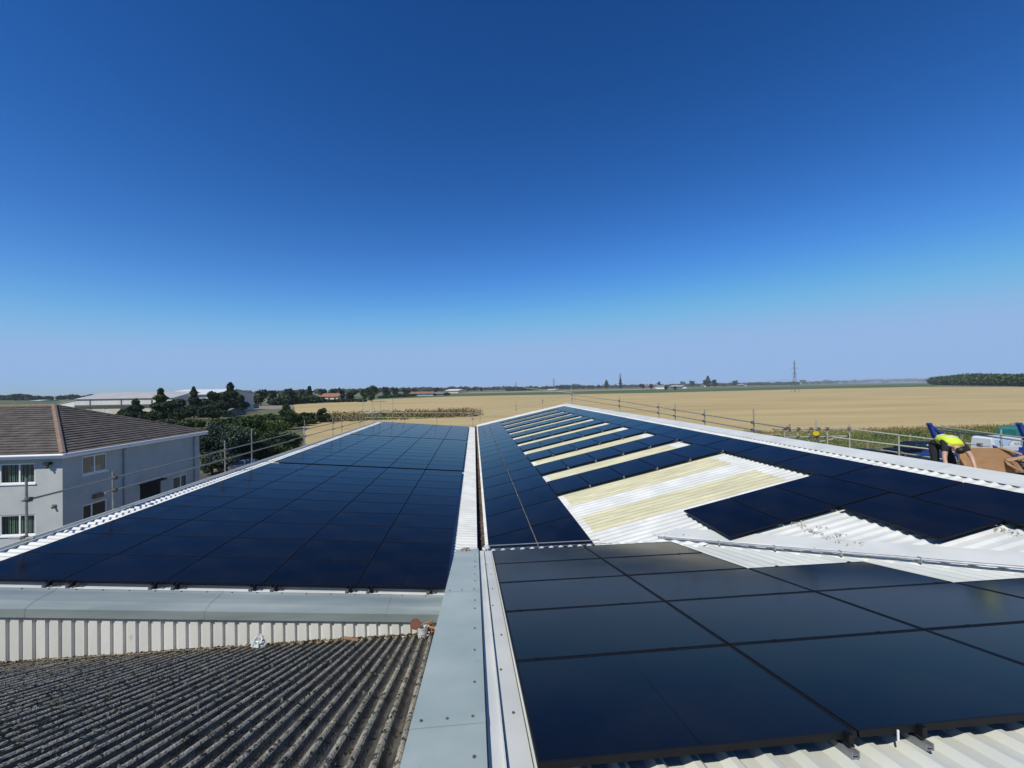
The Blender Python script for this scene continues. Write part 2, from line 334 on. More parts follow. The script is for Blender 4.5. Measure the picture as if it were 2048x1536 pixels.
# ------------------------------------------------------------------ leaves
def leaf_obj(name, cen, size, m, parent=None, upright=0.0, aspect=1.0):
    """one mesh of many small randomly turned leaf-clump faces"""
    n = len(cen); cen = np.asarray(cen, float); size = np.broadcast_to(np.asarray(size, float), (n,))
    a = RNG.normal(size=(n, 3)); a[:, 2] += upright*2; a /= np.linalg.norm(a, axis=1)[:, None]
    t = RNG.normal(size=(n, 3)); t[:, 2] *= (1-upright); bb = np.cross(a, t); bb /= np.linalg.norm(bb, axis=1)[:, None]
    a = a*size[:, None]*.5*aspect; bb = bb*size[:, None]*.5
    k = RNG.uniform(.35, 1, size=(n, 1))
    vs = np.stack([cen-a, cen+bb*k, cen+a, cen-bb], axis=1).reshape(-1, 3)
    if parent is not None: vs = vs-np.array(parent['_o'])
    me = bpy.data.meshes.new(name); me.vertices.add(4*n); me.vertices.foreach_set('co', vs.ravel())
    me.loops.add(4*n); me.loops.foreach_set('vertex_index', np.arange(4*n, dtype=np.int32))
    me.polygons.add(n); me.polygons.foreach_set('loop_start', np.arange(0, 4*n, 4, dtype=np.int32)); me.polygons.foreach_set('loop_total', np.full(n, 4, dtype=np.int32))
    me.materials.append(m); me.update(calc_edges=True)
    ob = bpy.data.objects.new(name, me); COL.objects.link(ob); ob['_o'] = parent['_o'] if parent is not None else (0., 0., 0.)
    if parent is not None: ob.parent = parent
    return ob
def blob_pts(n, c, r, shell=.45):
    d = RNG.normal(size=(n, 3)); d /= np.linalg.norm(d, axis=1)[:, None]
    rad = RNG.uniform(0, 1, size=(n, 1))**shell
    return np.array(c)+d*rad*np.array(r)
def crown_pts(kind, h, wd, n):
    P = []
    if kind == 'conifer':
        z = h*(1-RNG.uniform(0, 1, n)**.55*.93); rr = (1-(z/h))**.8*wd*.5
        lay = .78+.3*np.sin(z/h*26+RNG.uniform(0, 6)); ang = RNG.uniform(0, 2*pi, n)
        lobes = 1+.22*np.sin(ang*5+z/h*9)
        q = RNG.uniform(0, 1, n)**.35*rr*lay*lobes+wd*.03
        return np.stack([np.cos(ang)*q, np.sin(ang)*q, z], 1)
    if kind == 'column':
        z = h*RNG.uniform(.06, 1, n); rr = wd*.5*np.sin(np.clip(z/h, .02, 1)**.8*pi*.93+.18)
        ang = RNG.uniform(0, 2*pi, n); q = RNG.uniform(0, 1, n)**.4*rr*(1+.2*np.sin(z/h*30))
        return np.stack([np.cos(ang)*q, np.sin(ang)*q, z], 1)
    low = .0 if kind == 'bush' else .08
    nb = 11
    for i in range(nb):
        a = RNG.uniform(0, 2*pi); q = RNG.uniform(0, .62)*wd*.5; zc = h*RNG.uniform(low+.15, .82)
        k = 1-.5*abs(zc/h-.5)
        r = wd*RNG.uniform(.17, .27)*k
        P.append(blob_pts(n//nb, (cos(a)*q*k, sin(a)*q*k, zc), (r, r, h*RNG.uniform(.12, .2))))
    return np.concatenate(P)
def tree(name, label, cat, loc, h, wd, kind, n, m, ls, group=None, parts=True):
    pts = crown_pts(kind, h, wd, n)
    if parts:
        t = thing(name, label, cat, loc, group)
        leaf_obj('crown', pts+np.array(loc), RNG.uniform(.6, 1.3, len(pts))*ls, m, t)
        b = MB(); L = Vector(loc); tr = max(.06, h*.022)
        b.tube(L, L+Vector((h*.01, 0, h*.45)), tr, 7, r2=tr*.7); b.tube(L+Vector((h*.01, 0, h*.44)), L+Vector((0, 0, h*.85)), tr*.7, 6, r2=tr*.2)
        for i in range(6):
            a = RNG.uniform(0, 2*pi); z = h*RNG.uniform(.25, .6); q = wd*.33
            b.tube(L+Vector((h*.01, 0, z)), L+Vector((cos(a)*q, sin(a)*q, z+h*.2)), tr*.4, 5, r2=tr*.1)
        b.build('trunk', MT['bark'], t)
        return t
    return pts

# prototypes for the small far trees: crown and trunk in one mesh of unit height
def far_proto(kind, m, n):
    pts = crown_pts(kind, 1, {'round': .95, 'bush': 1.4, 'conifer': .45, 'column': .28}[kind], n)
    ob = leaf_obj('far_tree', pts, RNG.uniform(.05, .11, len(pts)), m)
    me = ob.data; COL.objects.unlink(ob); bpy.data.objects.remove(ob)
    b = MB(); b.tube((0, 0, -.02), (0, 0, .5), .03, 5, r2=.015); tm = b.build('t', MT['bark'])
    import bmesh
    bm = bmesh.new(); bm.from_mesh(me); k = len(bm.faces); bm.from_mesh(tm.data); bm.faces.ensure_lookup_table()
    for f in bm.faces[k:]: f.material_index = 1
    bm.to_mesh(me); bm.free(); me.materials.append(MT['bark']); bpy.data.objects.remove(tm)
    return me
FP = {'round': [far_proto('round', MT['lf_far'], 1500) for _ in range(3)], 'bush': [far_proto('bush', MT['lf_far'], 1300) for _ in range(2)],
      'conifer': [far_proto('conifer', MT['lf_far'], 1300)], 'column': [far_proto('column', MT['lf_far'], 900)]}
def far_tree(px, top, base, wpx, kind, label, name='broadleaf_tree', group='trees along the far field edge'):
    p = gr(px, base); d = (p-Vector((0, 0, 0))).dot(fw)
    h = (base-top)/FPX*d*1.03; wdt = wpx/FPX*d
    me = FP[kind][int(px) % len(FP[kind])]
    o = bpy.data.objects.new(name, me); COL.objects.link(o); o.location = p
    base_w = {'round': .95, 'bush': 1.4, 'conifer': .45, 'column': .28}[kind]
    o.scale = (wdt/base_w, wdt/base_w, h); o.rotation_euler = (0, 0, px*1.7); o['_o'] = tuple(p)
    tag(o, label, 'tree', group); return o
#FAR#

# =================================================================== BUILDINGS WE STAND ON
def rib_sheet(b, along, lo, hi, surf, ends, pitch=.2, prof=RIB, mi=0):
    """ribbed sheet: ribs run along axis `along` ('x' or 'y'), stacked from lo to hi on the other axis.
    surf(x,y)->z of the sheet valley; ends(c)->(a0,a1) limits of the rib at stacking position c"""
    n = int(round((hi-lo)/pitch))
    for i in range(n):
        pr = []
        for o, h in prof:
            c = lo+i*pitch+o*pitch/.2; a0, a1 = ends(c)
            if a1-a0 < .02: a1 = a0+.02
            for a in (a0, a1):
                x, y = (a, c) if along == 'x' else (c, a)
                pr.append((x, y, surf(x, y)+h))
        k = len(prof); b.add(pr, [(2*j, 2*j+1, 2*j+3, 2*j+2) if along == 'y' else (2*j, 2*j+2, 2*j+3, 2*j+1) for j in range(k-1)], mi)
    return b

# ---- left low pitched workshop
WL = thing('workshop_building', 'low pitched building left of the gutter carrying the largest solar array', 'building', (-5, 25, GZ))
sL = lambda x, y: ZL(x)-.145
b = rib_sheet(MB(), 'x', 8.05, 43.45, sL, lambda c: (-9.95, .02)); b.build('roof_sheet', MT['white_sheet'], WL)
b = MB()                                            # eaves gutter on the left side
zg = ZL(-9.95)-.21
b.box(-10.02, -9.99, 7.7, 43.6, zg, zg+.12).box(-10.2, -10.02, 7.7, 43.6, zg, zg+.015).box(-10.22, -10.19, 7.7, 43.6, zg, zg+.13)
b.build('eaves_gutter', MT['flash_white'], WL)
b = MB(); b.box(-9.9, -9.8, 7.72, 43.4, GZ, zg).hexa([(-9.8, 43.3, GZ), (0, 43.3, GZ), (0, 43.4, GZ), (-9.8, 43.4, GZ), (-9.8, 43.3, ZL(-9.8)-.2), (0, 43.3, ZL(0)-.2), (0, 43.4, ZL(0)-.2), (-9.8, 43.4, ZL(-9.8)-.2)]).box(-9.8, 0, 7.72, 7.8, GZ, -5.2)
b.build('wall', MT['clad'], WL)
b = MB()
zt = lambda x: ZL(x)-.32
n = 52
for i in range(n):                                   # near gable cladding, vertical box ribs
    x = -10.2+i*.2
    P = [(0, 0), (.045, 0), (.06, -.035), (.185, -.035), (.2, 0)]
    for (o1, d1), (o2, d2) in zip(P[:-1], P[1:]):
        b.quad((x+o1, 7.65+d1, -4.75), (x+o2, 7.65+d2, -4.75), (x+o2, 7.65+d2, zt(x+o2)), (x+o1, 7.65+d1, zt(x+o1)))
b.build('cladding_wall', MT['clad'], WL)
b = MB()                                             # parapet flashing over the near edge
def fl(x, y, dz): return (x, y, ZL(x)+dz)
x0, x1 = -10.3, -.43
prof = [(8.12, -.085), (8.06, -.105), (7.74, -.115), (7.575, -.17), (7.57, -.31), (7.59, -.33)]
for (ya, da), (yb, db) in zip(prof[:-1], prof[1:]): b.quad(fl(x0, yb, db), fl(x1, yb, db), fl(x1, ya, da), fl(x0, ya, da))
for x in (-7.6, -4.8, -1.75):                        # lap joints
    for (ya, da), (yb, db) in zip(prof[:-1], prof[1:]): b.quad(fl(x, yb-.003, db+.004), fl(x+.12, yb-.003, db+.004), fl(x+.12, ya-.003, da+.004), fl(x, ya-.003, da+.004))
b.build('parapet_flashing', MT['flash_dark'], WL)
for i in range(22):
    x = -9.8+i*.44
    MB().tube(fl(x, 8.085, -.1), fl(x, 8.085, -.078), .012, 6).build('screw', MT['galv'], WL)

# ---- far right mono pitched shed
WR = thing('long_shed_building', 'long white mono pitched shed with rooflight strips right of the gutter', 'building', (5, 25, GZ))
sF = lambda x, y: ZF(x)-.145
XT = .2895+8.5*1.154*cos(.2126)
b = rib_sheet(MB(), 'x', -.6, 45.2, sF, lambda c: (.22 if c > 7.7 else max(4.1, XV(c)), XT+.12)); b.build('roof_sheet', MT['white_sheet'], WR)
def kx(k): return .2895+k*1.154*cos(.2126)
RL = [10.1, 12.3]+[round((15.37+3.075*i-.5)/.2)*.2+.5 for i in range(9)]
for i, yc in enumerate(RL):
    b = rib_sheet(MB(), 'x', yc-.5, yc+.7, lambda x, y: ZF(x)-.145+.007, lambda c: (kx(2.22), kx(6.62)))
    b.build('rooflight', MT['grp'], WR)
b = MB()                                             # high edge flashing
xa, xb = kx(8.45), 10.32
def cap(y0, y1, dz):
    b.quad((xa, y0, ZF(xa)-.100+dz), (xb, y0, ZF(xb)-.085+dz), (xb, y1, ZF(xb)-.085+dz), (xa, y1, ZF(xa)-.100+dz))
    b.quad((xb, y0, ZF(xb)-.085+dz), (xb, y0, ZF(xb)-.36+dz), (xb, y1, ZF(xb)-.36+dz), (xb, y1, ZF(xb)-.085+dz))
    b.quad((xa, y0, ZF(xa)-.112+dz), (xa, y0, ZF(xa)-.100+dz), (xa, y1, ZF(xa)-.100+dz), (xa, y1, ZF(xa)-.112+dz))
cap(-.6, 45.25, 0)
for y in range(2, 45, 3): cap(y, y+.1, .004)
b.build('high_edge_flashing', MT['flash_white'], WR)
b = MB()                                             # far verge
b.hexa([(.2, 45.15, ZF(.2)-.16), (10.33, 45.15, ZF(10.33)-.16), (10.33, 45.35, ZF(10.33)-.16), (.2, 45.35, ZF(.2)-.16),
        (.2, 45.15, ZF(.2)-.055), (10.33, 45.15, ZF(10.33)-.055), (10.33, 45.35, ZF(10.33)-.055), (.2, 45.35, ZF(.2)-.055)])
b.build('verge_flashing', MT['flash_white'], WR)
b = MB(); b.box(10.2, 10.28, -.5, 45.2, GZ, ZF(10.2)-.4).hexa([(.3, 45.1, GZ), (10.2, 45.1, GZ), (10.2, 45.2, GZ), (.3, 45.2, GZ), (.3, 45.1, ZF(.3)-.3), (10.2, 45.1, ZF(10.2)-.3), (10.2, 45.2, ZF(10.2)-.3), (.3, 45.2, ZF(.3)-.3)])
b.build('wall', MT['clad'], WR)
# ---- gutter between the two
b = MB(); b.quad((.0, 7.9, -4.32), (.34, 7.9, -4.32), (.34, 45, -4.32), (.0, 45, -4.32)).box(-.02, .0, 7.9, 45, -4.34, ZL(0)-.16).box(.30, .32, 7.9, 45, -4.34, ZF(.3)-.17).box(.0, .32, 44.9, 45, -4.34, -4.1)
G = b.build('box_gutter', MT['gutter']); tag(G, 'grimy narrow valley gutter running between the two solar roofs', 'gutter')

# ---- near cross wing falling away from the camera
WN = thing('cross_wing_building', 'near roof wing sloping away, with pale blue capping along its left edge', 'building', (4, 4, GZ))
sN = lambda x, y: ZN(y)-.145
b = rib_sheet(MB(), 'y', .20, 9.6, sN, lambda c: (-.8, min(8.45, YV(c)+.02))); b.build('roof_sheet', MT['near_sheet'], WN)
b = MB()                                             # valley flashing strip on the far roof side, following the valley
def vp(x, off, dz):                                  # point beside the valley line, off>0 on the far side
    y = YV(x); nx, ny = 1.09/1.479, 1/1.479
    X, Y = x-nx*0+ny*0, y
    X, Y = x+off*.737, y+off*.676
    return X, Y
def strip(xs, o1, o2, z1, z2):
    P = []
    for x in xs:
        X1, Y1 = vp(x, o1, 0); X2, Y2 = vp(x, o2, 0); P.append(((X1, Y1, z1(X1, Y1)), (X2, Y2, z2(X2, Y2))))
    for (a, c), (d, e) in zip(P[:-1], P[1:]): b.quad(a, d, e, c)
zfar = lambda X, Y: ZF(X)-.098
xs = [3.95+.5*i for i in range(13)]
strip(xs, .10, .50, lambda X, Y: ZF(X)-.10, lambda X, Y: ZF(X)-.10)
strip(xs, -.06, .10, lambda X, Y: ZN(Y)-.16, lambda X, Y: ZF(X)-.10)
b.build('valley_flashing', MT['flash_white'], WN)
b = MB()                                             # grey-blue capping on the left verge
def nq(x0, x1, y0, y1, d0, d1=None):
    d1 = d0 if d1 is None else d1
    b.quad((x0, y0, ZN(y0)+d0), (x1, y0, ZN(y0)+d1), (x1, y1, ZN(y1)+d1), (x0, y1, ZN(y1)+d0))
YE = 8.42
nq(-.42, .04, -.8, YE, -.08)
b.quad((-.42, -.8, ZN(-.8)-.08), (-.42, YE, ZN(YE)-.08), (-.42, YE, ZN(YE)-.3), (-.42, -.8, ZN(-.8)-.3))
b.quad((.04, -.8, ZN(-.8)-.08), (.04, -.8, ZN(-.8)-.15), (.04, YE, ZN(YE)-.15), (.04, YE, ZN(YE)-.08))
b.quad((-.42, YE, ZN(YE)-.08), (.04, YE, ZN(YE)-.08), (.04, YE, ZN(YE)-.3), (-.42, YE, ZN(YE)-.3))
for y in (2.55, 5.42): nq(-.4205, .0405, y, y+.10, -.0775)
b.build('verge_capping', MT['flash_grey'], WN)
def screw(x, y, d): MB().tube((x, y, ZN(y)+d), (x, y, ZN(y)+d+.009), .0085, 8).build('screw', MT['coupler'], WN)
for y in (2.62, 5.48):
    for x in (-.36, -.2, -.04): screw(x, y, -.078)
for y in [1.3, 1.8, 2.25, 3.05, 3.6, 4.1, 4.7, 5.0, 5.9, 6.3, 6.8, 7.2, 7.7]: screw(-.03, y, -.08)
for y in [1.2, 1.9, 2.7, 3.3, 4.0, 4.9, 5.6, 6.4, 7.1]: screw(.20+.03*sin(y*5), y, -.125)
b = MB()                                             # white flange with a standing seam
nq(.05, .135, -.8, 8.4, -.125); nq(.15, .285, -.8, 8.4, -.125)
b.quad((.135, -.8, ZN(-.8)-.125), (.135, -.8, ZN(-.8)-.095), (.135, 8.4, ZN(8.4)-.095), (.135, 8.4, ZN(8.4)-.125))
nq(.135, .142, -.8, 8.4, -.095); 
b.quad((.142, -.8, ZN(-.8)-.095), (.142, -.8, ZN(-.8)-.14), (.142, 8.4, ZN(8.4)-.14), (.142, 8.4, ZN(8.4)-.095))
b.build('verge_flange', MT['flash_white'], WN)
b = MB(); ye = 8.47; z = ZN(ye)-.085                   # eaves angle in front of the sheet ends
b.box(.22, 2.85, ye+.02, ye+.03, z-.05, z-.038).box(.22, 2.6, ye+.05, ye+.062, z+.016, z+.028); b.build('eaves_angle', MT['galv'], WN)
b = MB(); b.box(.02, .12, -.7, 7.6, GZ, ZN(7.7)-.3).box(.3, 4.4, 7.5, 7.6, -6, ZN(7.7)-.2)
b.hexa([(-.40, -.75, -4), (-.36, -.75, -4), (-.36, 8.3, -5), (-.40, 8.3, -5), (-.40, -.75, ZN(-.75)-.2), (-.36, -.75, ZN(-.75)-.2), (-.36, 8.3, ZN(8.3)-.2), (-.40, 8.3, ZN(8.3)-.2)])
b.build('wall', MT['clad'], WN)

# conduit lying along the valley
CP = thing('conduit_pipe', 'thin grey conduit pipe clipped along the diagonal roof valley', 'pipe', (4.2, 8.1, -3.1))
b = MB(); P = []
for i in range(9):
    x = 3.85+i*.62; X, Y = vp(x, -.03+.015*sin(i*2.1), 0); P.append(Vector((X, Y, ZN(Y)-.035)))
for a, c in zip(P[:-1], P[1:]): b.tube(a, c, .022, 8)
b.build('tube', MT['galv'], CP)
for i in (1, 2, 3, 4, 6):
    p = P[i]+(P[min(i+1, 8)]-P[i])*.3; b = MB(); b.box(p.x-.012, p.x+.012, p.y-.026, p.y+.026, p.z-.05, p.z+.026); b.build('clip', MT['galv'], CP)

# ---- old fibre cement lean-to roof, lower left
LT = thing('lean_to_building', 'old mossy grey corrugated roof sloping down to the white cladding wall', 'building', (-5, 4, GZ))
TA = .43; YW = 7.63; yw = radians(4.0)
CORR = [(i*.2/12, 0.030*(1-cos(2*pi*i/12))) for i in range(13)]
b = MB(); n = 74
for i in range(n):
    for j in range(12):
        c0 = (i+j/12)*.1463; c1 = (i+(j+1)/12)*.1463
        lap = .008 if i % 7 == 0 else 0
        h0 = 0.030*(1-cos(2*pi*j/12))+lap; h1 = 0.030*(1-cos(2*pi*(j+1)/12))+lap
        xa = -.33-c0; xb = -.33-c1
        yf = YW; yn = -1.0
        seg = [(yn, 2.0, .008), (1.85, 4.45, .0), (4.3, yf, -.008)]
        for (s0, s1, dz) in seg:
            def Q(x, y, h): return (x-(yf-y)*-tan(yw) if False else x+(yf-y)*tan(yw), y, -4.47+(yf-y)*TA+h+dz)
            b.quad(Q(xa, s0, h0), Q(xb, s0, h1), Q(xb, s1, h1), Q(xa, s1, h0), 1 if (j < 4 or j > 7) else 0)  # only crests stay light; flanks share the grime colour as painted shade
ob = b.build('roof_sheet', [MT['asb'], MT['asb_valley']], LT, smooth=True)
b = MB(); b.box(-11.4, -11.3, -1, 7.6, GZ, -4.6); b.build('wall', MT['clad'], LT)
for k, yy in enumerate((1.7, 4.0, 5.6)):
    for i in range(12):
        x = -.6-i*.73; y = yy+.02*sin(i*3); h = .055
        X = x+(YW-y)*tan(yw); Z = -4.47+(YW-y)*TA+h
        MB().tube((X, y, Z-.01), (X, y, Z+.03), .012, 6).tube((X, y, Z+.03), (X+.03, y-.05, Z+.035), .008, 5).build('hook_bolt', MT['coupler'], LT)
def LTp(x, y, h=.03): return (x+(YW-y)*tan(yw), y, -4.47+(YW-y)*TA+h)
# moss and debris: uncountable
pts = []
for _ in range(7000):
    i = random.randrange(0, 74); x = -.33-(i+random.gauss(.5, .16))*.1463; y = random.uniform(1.0, 7.55)
    fr = ((-x-.33)/.1463) % 1; pts.append(LTp(x, y, 0.030*(1-cos(2*pi*fr))+.012))
MO = leaf_obj('moss', pts, RNG.uniform(.01, .034, len(pts)), MT['moss'], upright=.3); tag(MO, 'dark moss clumps scattered over the old corrugated roof', 'moss', kind='stuff')
pts = []
for _ in range(2600):
    x = random.uniform(-10, -.6); d = abs(random.gauss(0, .055)); pts.append(LTp(x, 7.55-d, .045+random.uniform(0, .03)))
DE = leaf_obj('roof_litter', pts, RNG.uniform(.01, .05, len(pts)), MT['debris'], upright=.2); tag(DE, 'brown litter caught where the mossy roof meets the white cladding', 'litter', kind='stuff')
pts = []
for _ in range(900): pts.append((random.uniform(.03, .27), random.uniform(7.95, 44), -4.29))
DG = leaf_obj('gutter_litter', pts, RNG.uniform(.02, .07, len(pts)), MT['debris'], upright=.4); tag(DG, 'leaves and dirt lying in the valley gutter', 'litter', kind='stuff')
pts = []                                              # grey patches on the far roof near the valley
def on_far(px, py): d = ray(px, py); t = (-3.8795-.2895*TF-.10)/(d.z-d.x*TF); return d*t
for px, py, n_ in ((1590, 1044, 26), (1606, 1041, 10), (1604, 1052, 26), (1620, 1060, 26), (1637, 1066, 24), (1642, 1054, 14), (1656, 1075, 24), (1677, 1069, 18), (1683, 1083, 24), (1700, 1090, 12), (1724, 1086, 16), (2000, 1058, 22), (2035, 1066, 16), (1630, 1095, 8), (1310, 1070, 7), (1372, 1070, 7), (1330, 1068, 6)):
    c = on_far(px, py)
    for _ in range(n_): pts.append((c.x+random.gauss(0, .05), c.y+random.gauss(0, .035), ZF(c.x)-.103+random.uniform(0, .004)))
DB = leaf_obj('bird_droppings', pts, RNG.uniform(.015, .05, len(pts)), MT['dropping'], upright=.97); tag(DB, 'patches of grey droppings on the white sheets beside the diagonal valley', 'droppings', kind='stuff')

# =================================================================== SOLAR PANELS
PL, PW, PH = 1.728, 1.136, .032
def panel_proto():
    t = thing('solar_panel', 'x', 'solar panel', (0, 0, 0))
    fwd = .014; b = MB(); x, y = PL/2, PW/2
    b.box(-x, x, -y, -y+fwd, -PH, 0).box(-x, x, y-fwd, y, -PH, 0).box(-x, -x+fwd, -y+fwd, y-fwd, -PH, 0).box(x-fwd, x, -y+fwd, y-fwd, -PH, 0)
    b.build('frame', MT['frame'], t, local=True)
    b = MB(); b.box(-x+fwd, x-fwd, -y+fwd, y-fwd, -.008, -.0025); b.build('glass_sheet', MT['glass'], t, local=True)
    return t
proto = panel_proto(); used = [False]
def place(center, xdir, ydir, label, group):
    o = proto if not used[0] else copy_tree(proto); used[0] = True
    xd = Vector(xdir).normalized(); yd = Vector(ydir).normalized(); zd = xd.cross(yd).normalized()
    # tiny mounting tolerance
    a, c = random.gauss(0, .0012), random.gauss(0, .0012); xd = (xd+zd*a).normalized(); yd = (yd+zd*c); zd = xd.cross(yd).normalized(); yd = zd.cross(xd)
    p = Vector(center)
    o.matrix_world = Matrix(((xd.x, yd.x, zd.x, p.x), (xd.y, yd.y, zd.y, p.y), (xd.z, yd.z, zd.z, p.z), (0, 0, 0, 1)))
    o['_o'] = tuple(p); tag(o, label, 'solar panel', group); return o
cl, sl = cos(-.08), sin(-.08)
for s, y0 in enumerate((8.25, 19.93, 31.62)):
    for j in range(10):
        for k in range(5):
            u = (k+.5)*1.742; r = s*10+j+1
            place((-9.2851+u*cl, y0+(j+.5)*1.145, -3.2219+u*sl), (cl, 0, sl), (0, 1, 0),
                  f'left roof solar panel, {ORD[r]} row from near edge, {ORD[5-k]} column from the gutter', 'solar panels on the left roof')
cf, sf = cos(.2126), sin(.2126)
def pf(k, yc, label): 
    u = (k+.5)*1.154-(.006 if k == 0 else 0); o = place((.2895+u*cf, yc, -3.8795+u*sf), (0, -1, 0), (cf, 0, sf), label, 'solar panels on the right roof'); return o
for n in range(20):
    for k in (0, 1): pf(k, 7.2+(n+.5)*1.762, f'right roof panel {"beside the gutter" if k == 0 else "second column from the gutter"}, {ORD[n+1]} from the near end')
for i in range(10):
    for k in range(2, 7):
        o = pf(k, 12.93+3.075*i+.871, f'panel between rooflight strips, {ORD[i+1]} row from the bare patch, {ORD[k-1]} from its low end')
        MB().box(.862, .90, PW/2-.035, PW/2+.0, -.05, .012).build('end_clamp', MT['galv'], o, local=True)
for n in range(22): pf(7, 3.53+(n+.5)*1.762, f'solar panel beneath the white high edge flashing, {ORD[n+1]} from the near end')
for k in (4, 5, 6): pf(k, 7.44+.88, f'panel in the short row above bare sheets, {ORD[k-3]} from its low end')
pf(6, 5.67+.88, 'single panel stepping down to the diagonal valley beside the top column')
cn, sn = cos(.2012), sin(.2012)
for j, nc in enumerate((2, 2, 3, 4, 4)):
    for k in range(nc):
        v = (j+.5)*1.154
        place((.2807+(k+.5)*1.742, 7.692-v*cn, -3.0202+v*sn), (1, 0, 0), (0, cn, -sn),
              f'near roof solar panel, {ORD[5-j]} row from the camera, {ORD[k+1]} from the blue capping', 'solar panels on the near roof')

# mounting rails poking out below the arrays
def rail(p, d, L, label, group):
    t = thing('mounting_rail', label, 'rail', p, group); d = Vector(d).normalized(); p = Vector(p); q = p+d*L
    s = Vector((d.y, -d.x, 0)).normalized()*.02; u = Vector((0, 0, .035))
    b = MB()
    for sg in (-1, 1):
        o = s*sg; b.hexa([p+o-s*.15, p+o+s*.15, q+o+s*.15, q+o-s*.15, p+o-s*.15+u, p+o+s*.15+u, q+o+s*.15+u, q+o-s*.15+u])
    b.hexa([p-s, p+s, q+s, q-s, p-s+u*.12, p+s+u*.12, q+s+u*.12, q-s+u*.12]); b.hexa([p-s*.7+u*.5, p+s*.7+u*.5, q+s*.7+u*.5, q-s*.7+u*.5, p-s*.7+u*.62, p+s*.7+u*.62, q+s*.7+u*.62, q-s*.7+u*.62])
    b.build('channel', MT['galv'], t)
    return t
def clamp_on(t, p):
    b = MB(); b.box(p[0]-.014, p[0]+.014, p[1]-.02, p[1]+.012, p[2]-.05, p[2]+.004).tube((p[0], p[1]-.01, p[2]+.004), (p[0], p[1]-.01, p[2]+.012), .006, 6); b.build('end_clamp', MT['frame'], t)
for i, x in enumerate((1.955, 2.385)):
    t = rail((x, 1.99, ZN(1.99)-.105), (0, 1, -tan(.2012)), .42, f'short galvanised rail end under the near roof panels, {("left", "right")[i]} one of the pair', 'rail ends under the near roof panels'); clamp_on(t, (x, 2.035, ZN(2.03)+.002))
xs = [-8.43, -8.02, -6.5, -6.1, -4.8, -4.4, -3.05, -2.67, -1.25]
pxs = [88, 135, 300, 345, 500, 543, 693, 735, 855]
for i, px in enumerate(pxs):
    p = at(px, 1168, 8.18); x = p.x
    t = rail((x, 8.16, ZL(x)-.105), (0, 1, 0), .3, f'small black clamped rail end below the left array, {ORD[i+1]} from the left', 'clamped rail ends along the left array')
    clamp_on(t, (x, 8.225, ZL(x)+.0)); b = MB(); b.box(x+.05, x+.085, 8.17, 8.24, ZL(x)-.1, ZL(x)-.005); b.build('bracket', MT['frame'], t)

# clamps between near panels
for j in range(1, 5):
    for m, x in enumerate((.45, 1.55, 2.42, 3.35, 4.2, 5.3)):
        if (j == 1 and x > 3.5) or (j == 2 and x > 5.4): continue
        v = j*1.154-.0; y = 7.692-v*cn; z = -3.0202+v*sn
        b = MB(); b.box(x-.02, x+.02, y-.015, y+.015, z-.03, z+.003).tube((x, y, z+.002), (x, y, z+.007), .006, 6)
        o = b.build('panel_clamp', MT['frame']); tag(o, f'black clamp gripping two near roof panels, {ORD[m+1]} along the {ORD[5-j]} seam from the camera', 'clamp', 'clamps between the near roof panels')
print('objects', len(bpy.data.objects))

# =================================================================== HOUSE ON THE LEFT
HS = thing('rendered_house', 'pale rendered two storey house with brown hipped tile roof and white windows', 'house', (-26, 28, GZ))
HX, HY0, HY1 = -20.5, 22.5, 32.75; HXL = -40; ZE = -2.98
def wall_grid(b, P, U, u0, u1, z0, z1, holes, rev, inward):
    """wall panel with real openings; P base point, U horizontal unit direction, inward = direction of the reveal"""
    P = Vector(P); U = Vector(U); I = Vector(inward)
    us = sorted({u0, u1, *[h[0] for h in holes], *[h[1] for h in holes]}); zs = sorted({z0, z1, *[h[2] for h in holes], *[h[3] for h in holes]})
    q = lambda u, z, d=0: P+U*u+Vector((0, 0, z))+I*d
    for a, c in zip(us[:-1], us[1:]):
        for e, f in zip(zs[:-1], zs[1:]):
            if any(h[0] <= a and c <= h[1] and h[2] <= e and f <= h[3] for h in holes): continue
            b.quad(q(a, e), q(c, e), q(c, f), q(a, f))
    for h in holes:
        for (a, e, c, f) in ((h[0], h[2], h[1], h[2]), (h[1], h[2], h[1], h[3]), (h[1], h[3], h[0], h[3]), (h[0], h[3], h[0], h[2])):
            b.quad(q(a, e), q(a, e, rev), q(c, f, rev), q(c, f))
front_holes = [(-23.35, -21.74, -4.33, -3.34), (-23.35, -21.74, -6.88, -5.86), (-28.6, -26.9, -4.33, -3.34), (-28.6, -26.9, -6.88, -5.86), (-34, -32.3, -4.33, -3.34)]
side_holes = [(23.55, 25.0, -4.2, -3.24), (23.55, 25.0, -6.9, -5.8), (27.25, 28.95, GZ+.05, -5.6), (30.03, 31.45, -6.75, -5.72)]
b = MB()
wall_grid(b, (0, HY0, 0), (1, 0, 0), HXL, HX, GZ, ZE+.02, front_holes, .12, (0, 1, 0))
wall_grid(b, (HX, 0, 0), (0, 1, 0), HY0, HY1, GZ, ZE+.02, side_holes, .12, (-1, 0, 0))
b.quad((HX, HY1, GZ), (HXL, HY1, GZ), (HXL, HY1, ZE), (HX, HY1, ZE)).quad((HXL, HY1, GZ), (HXL, HY0, GZ), (HXL, HY0, ZE), (HXL, HY1, ZE))
b.build('wall', MT['render'], HS)
b = MB(); b.box(HXL+.3, HX-.9, HY0+.9, HY1-.3, GZ, ZE-.1); b.build('interior', MT['dark'], HS)
OV = .32; ex0, ex1, ey0, ey1 = HXL-OV, HX+OV, HY0-OV, HY1+OV
ymid = (ey0+ey1)/2; run = (ey1-ey0)/2; ZR = -.62; ZEV = ZE+.08
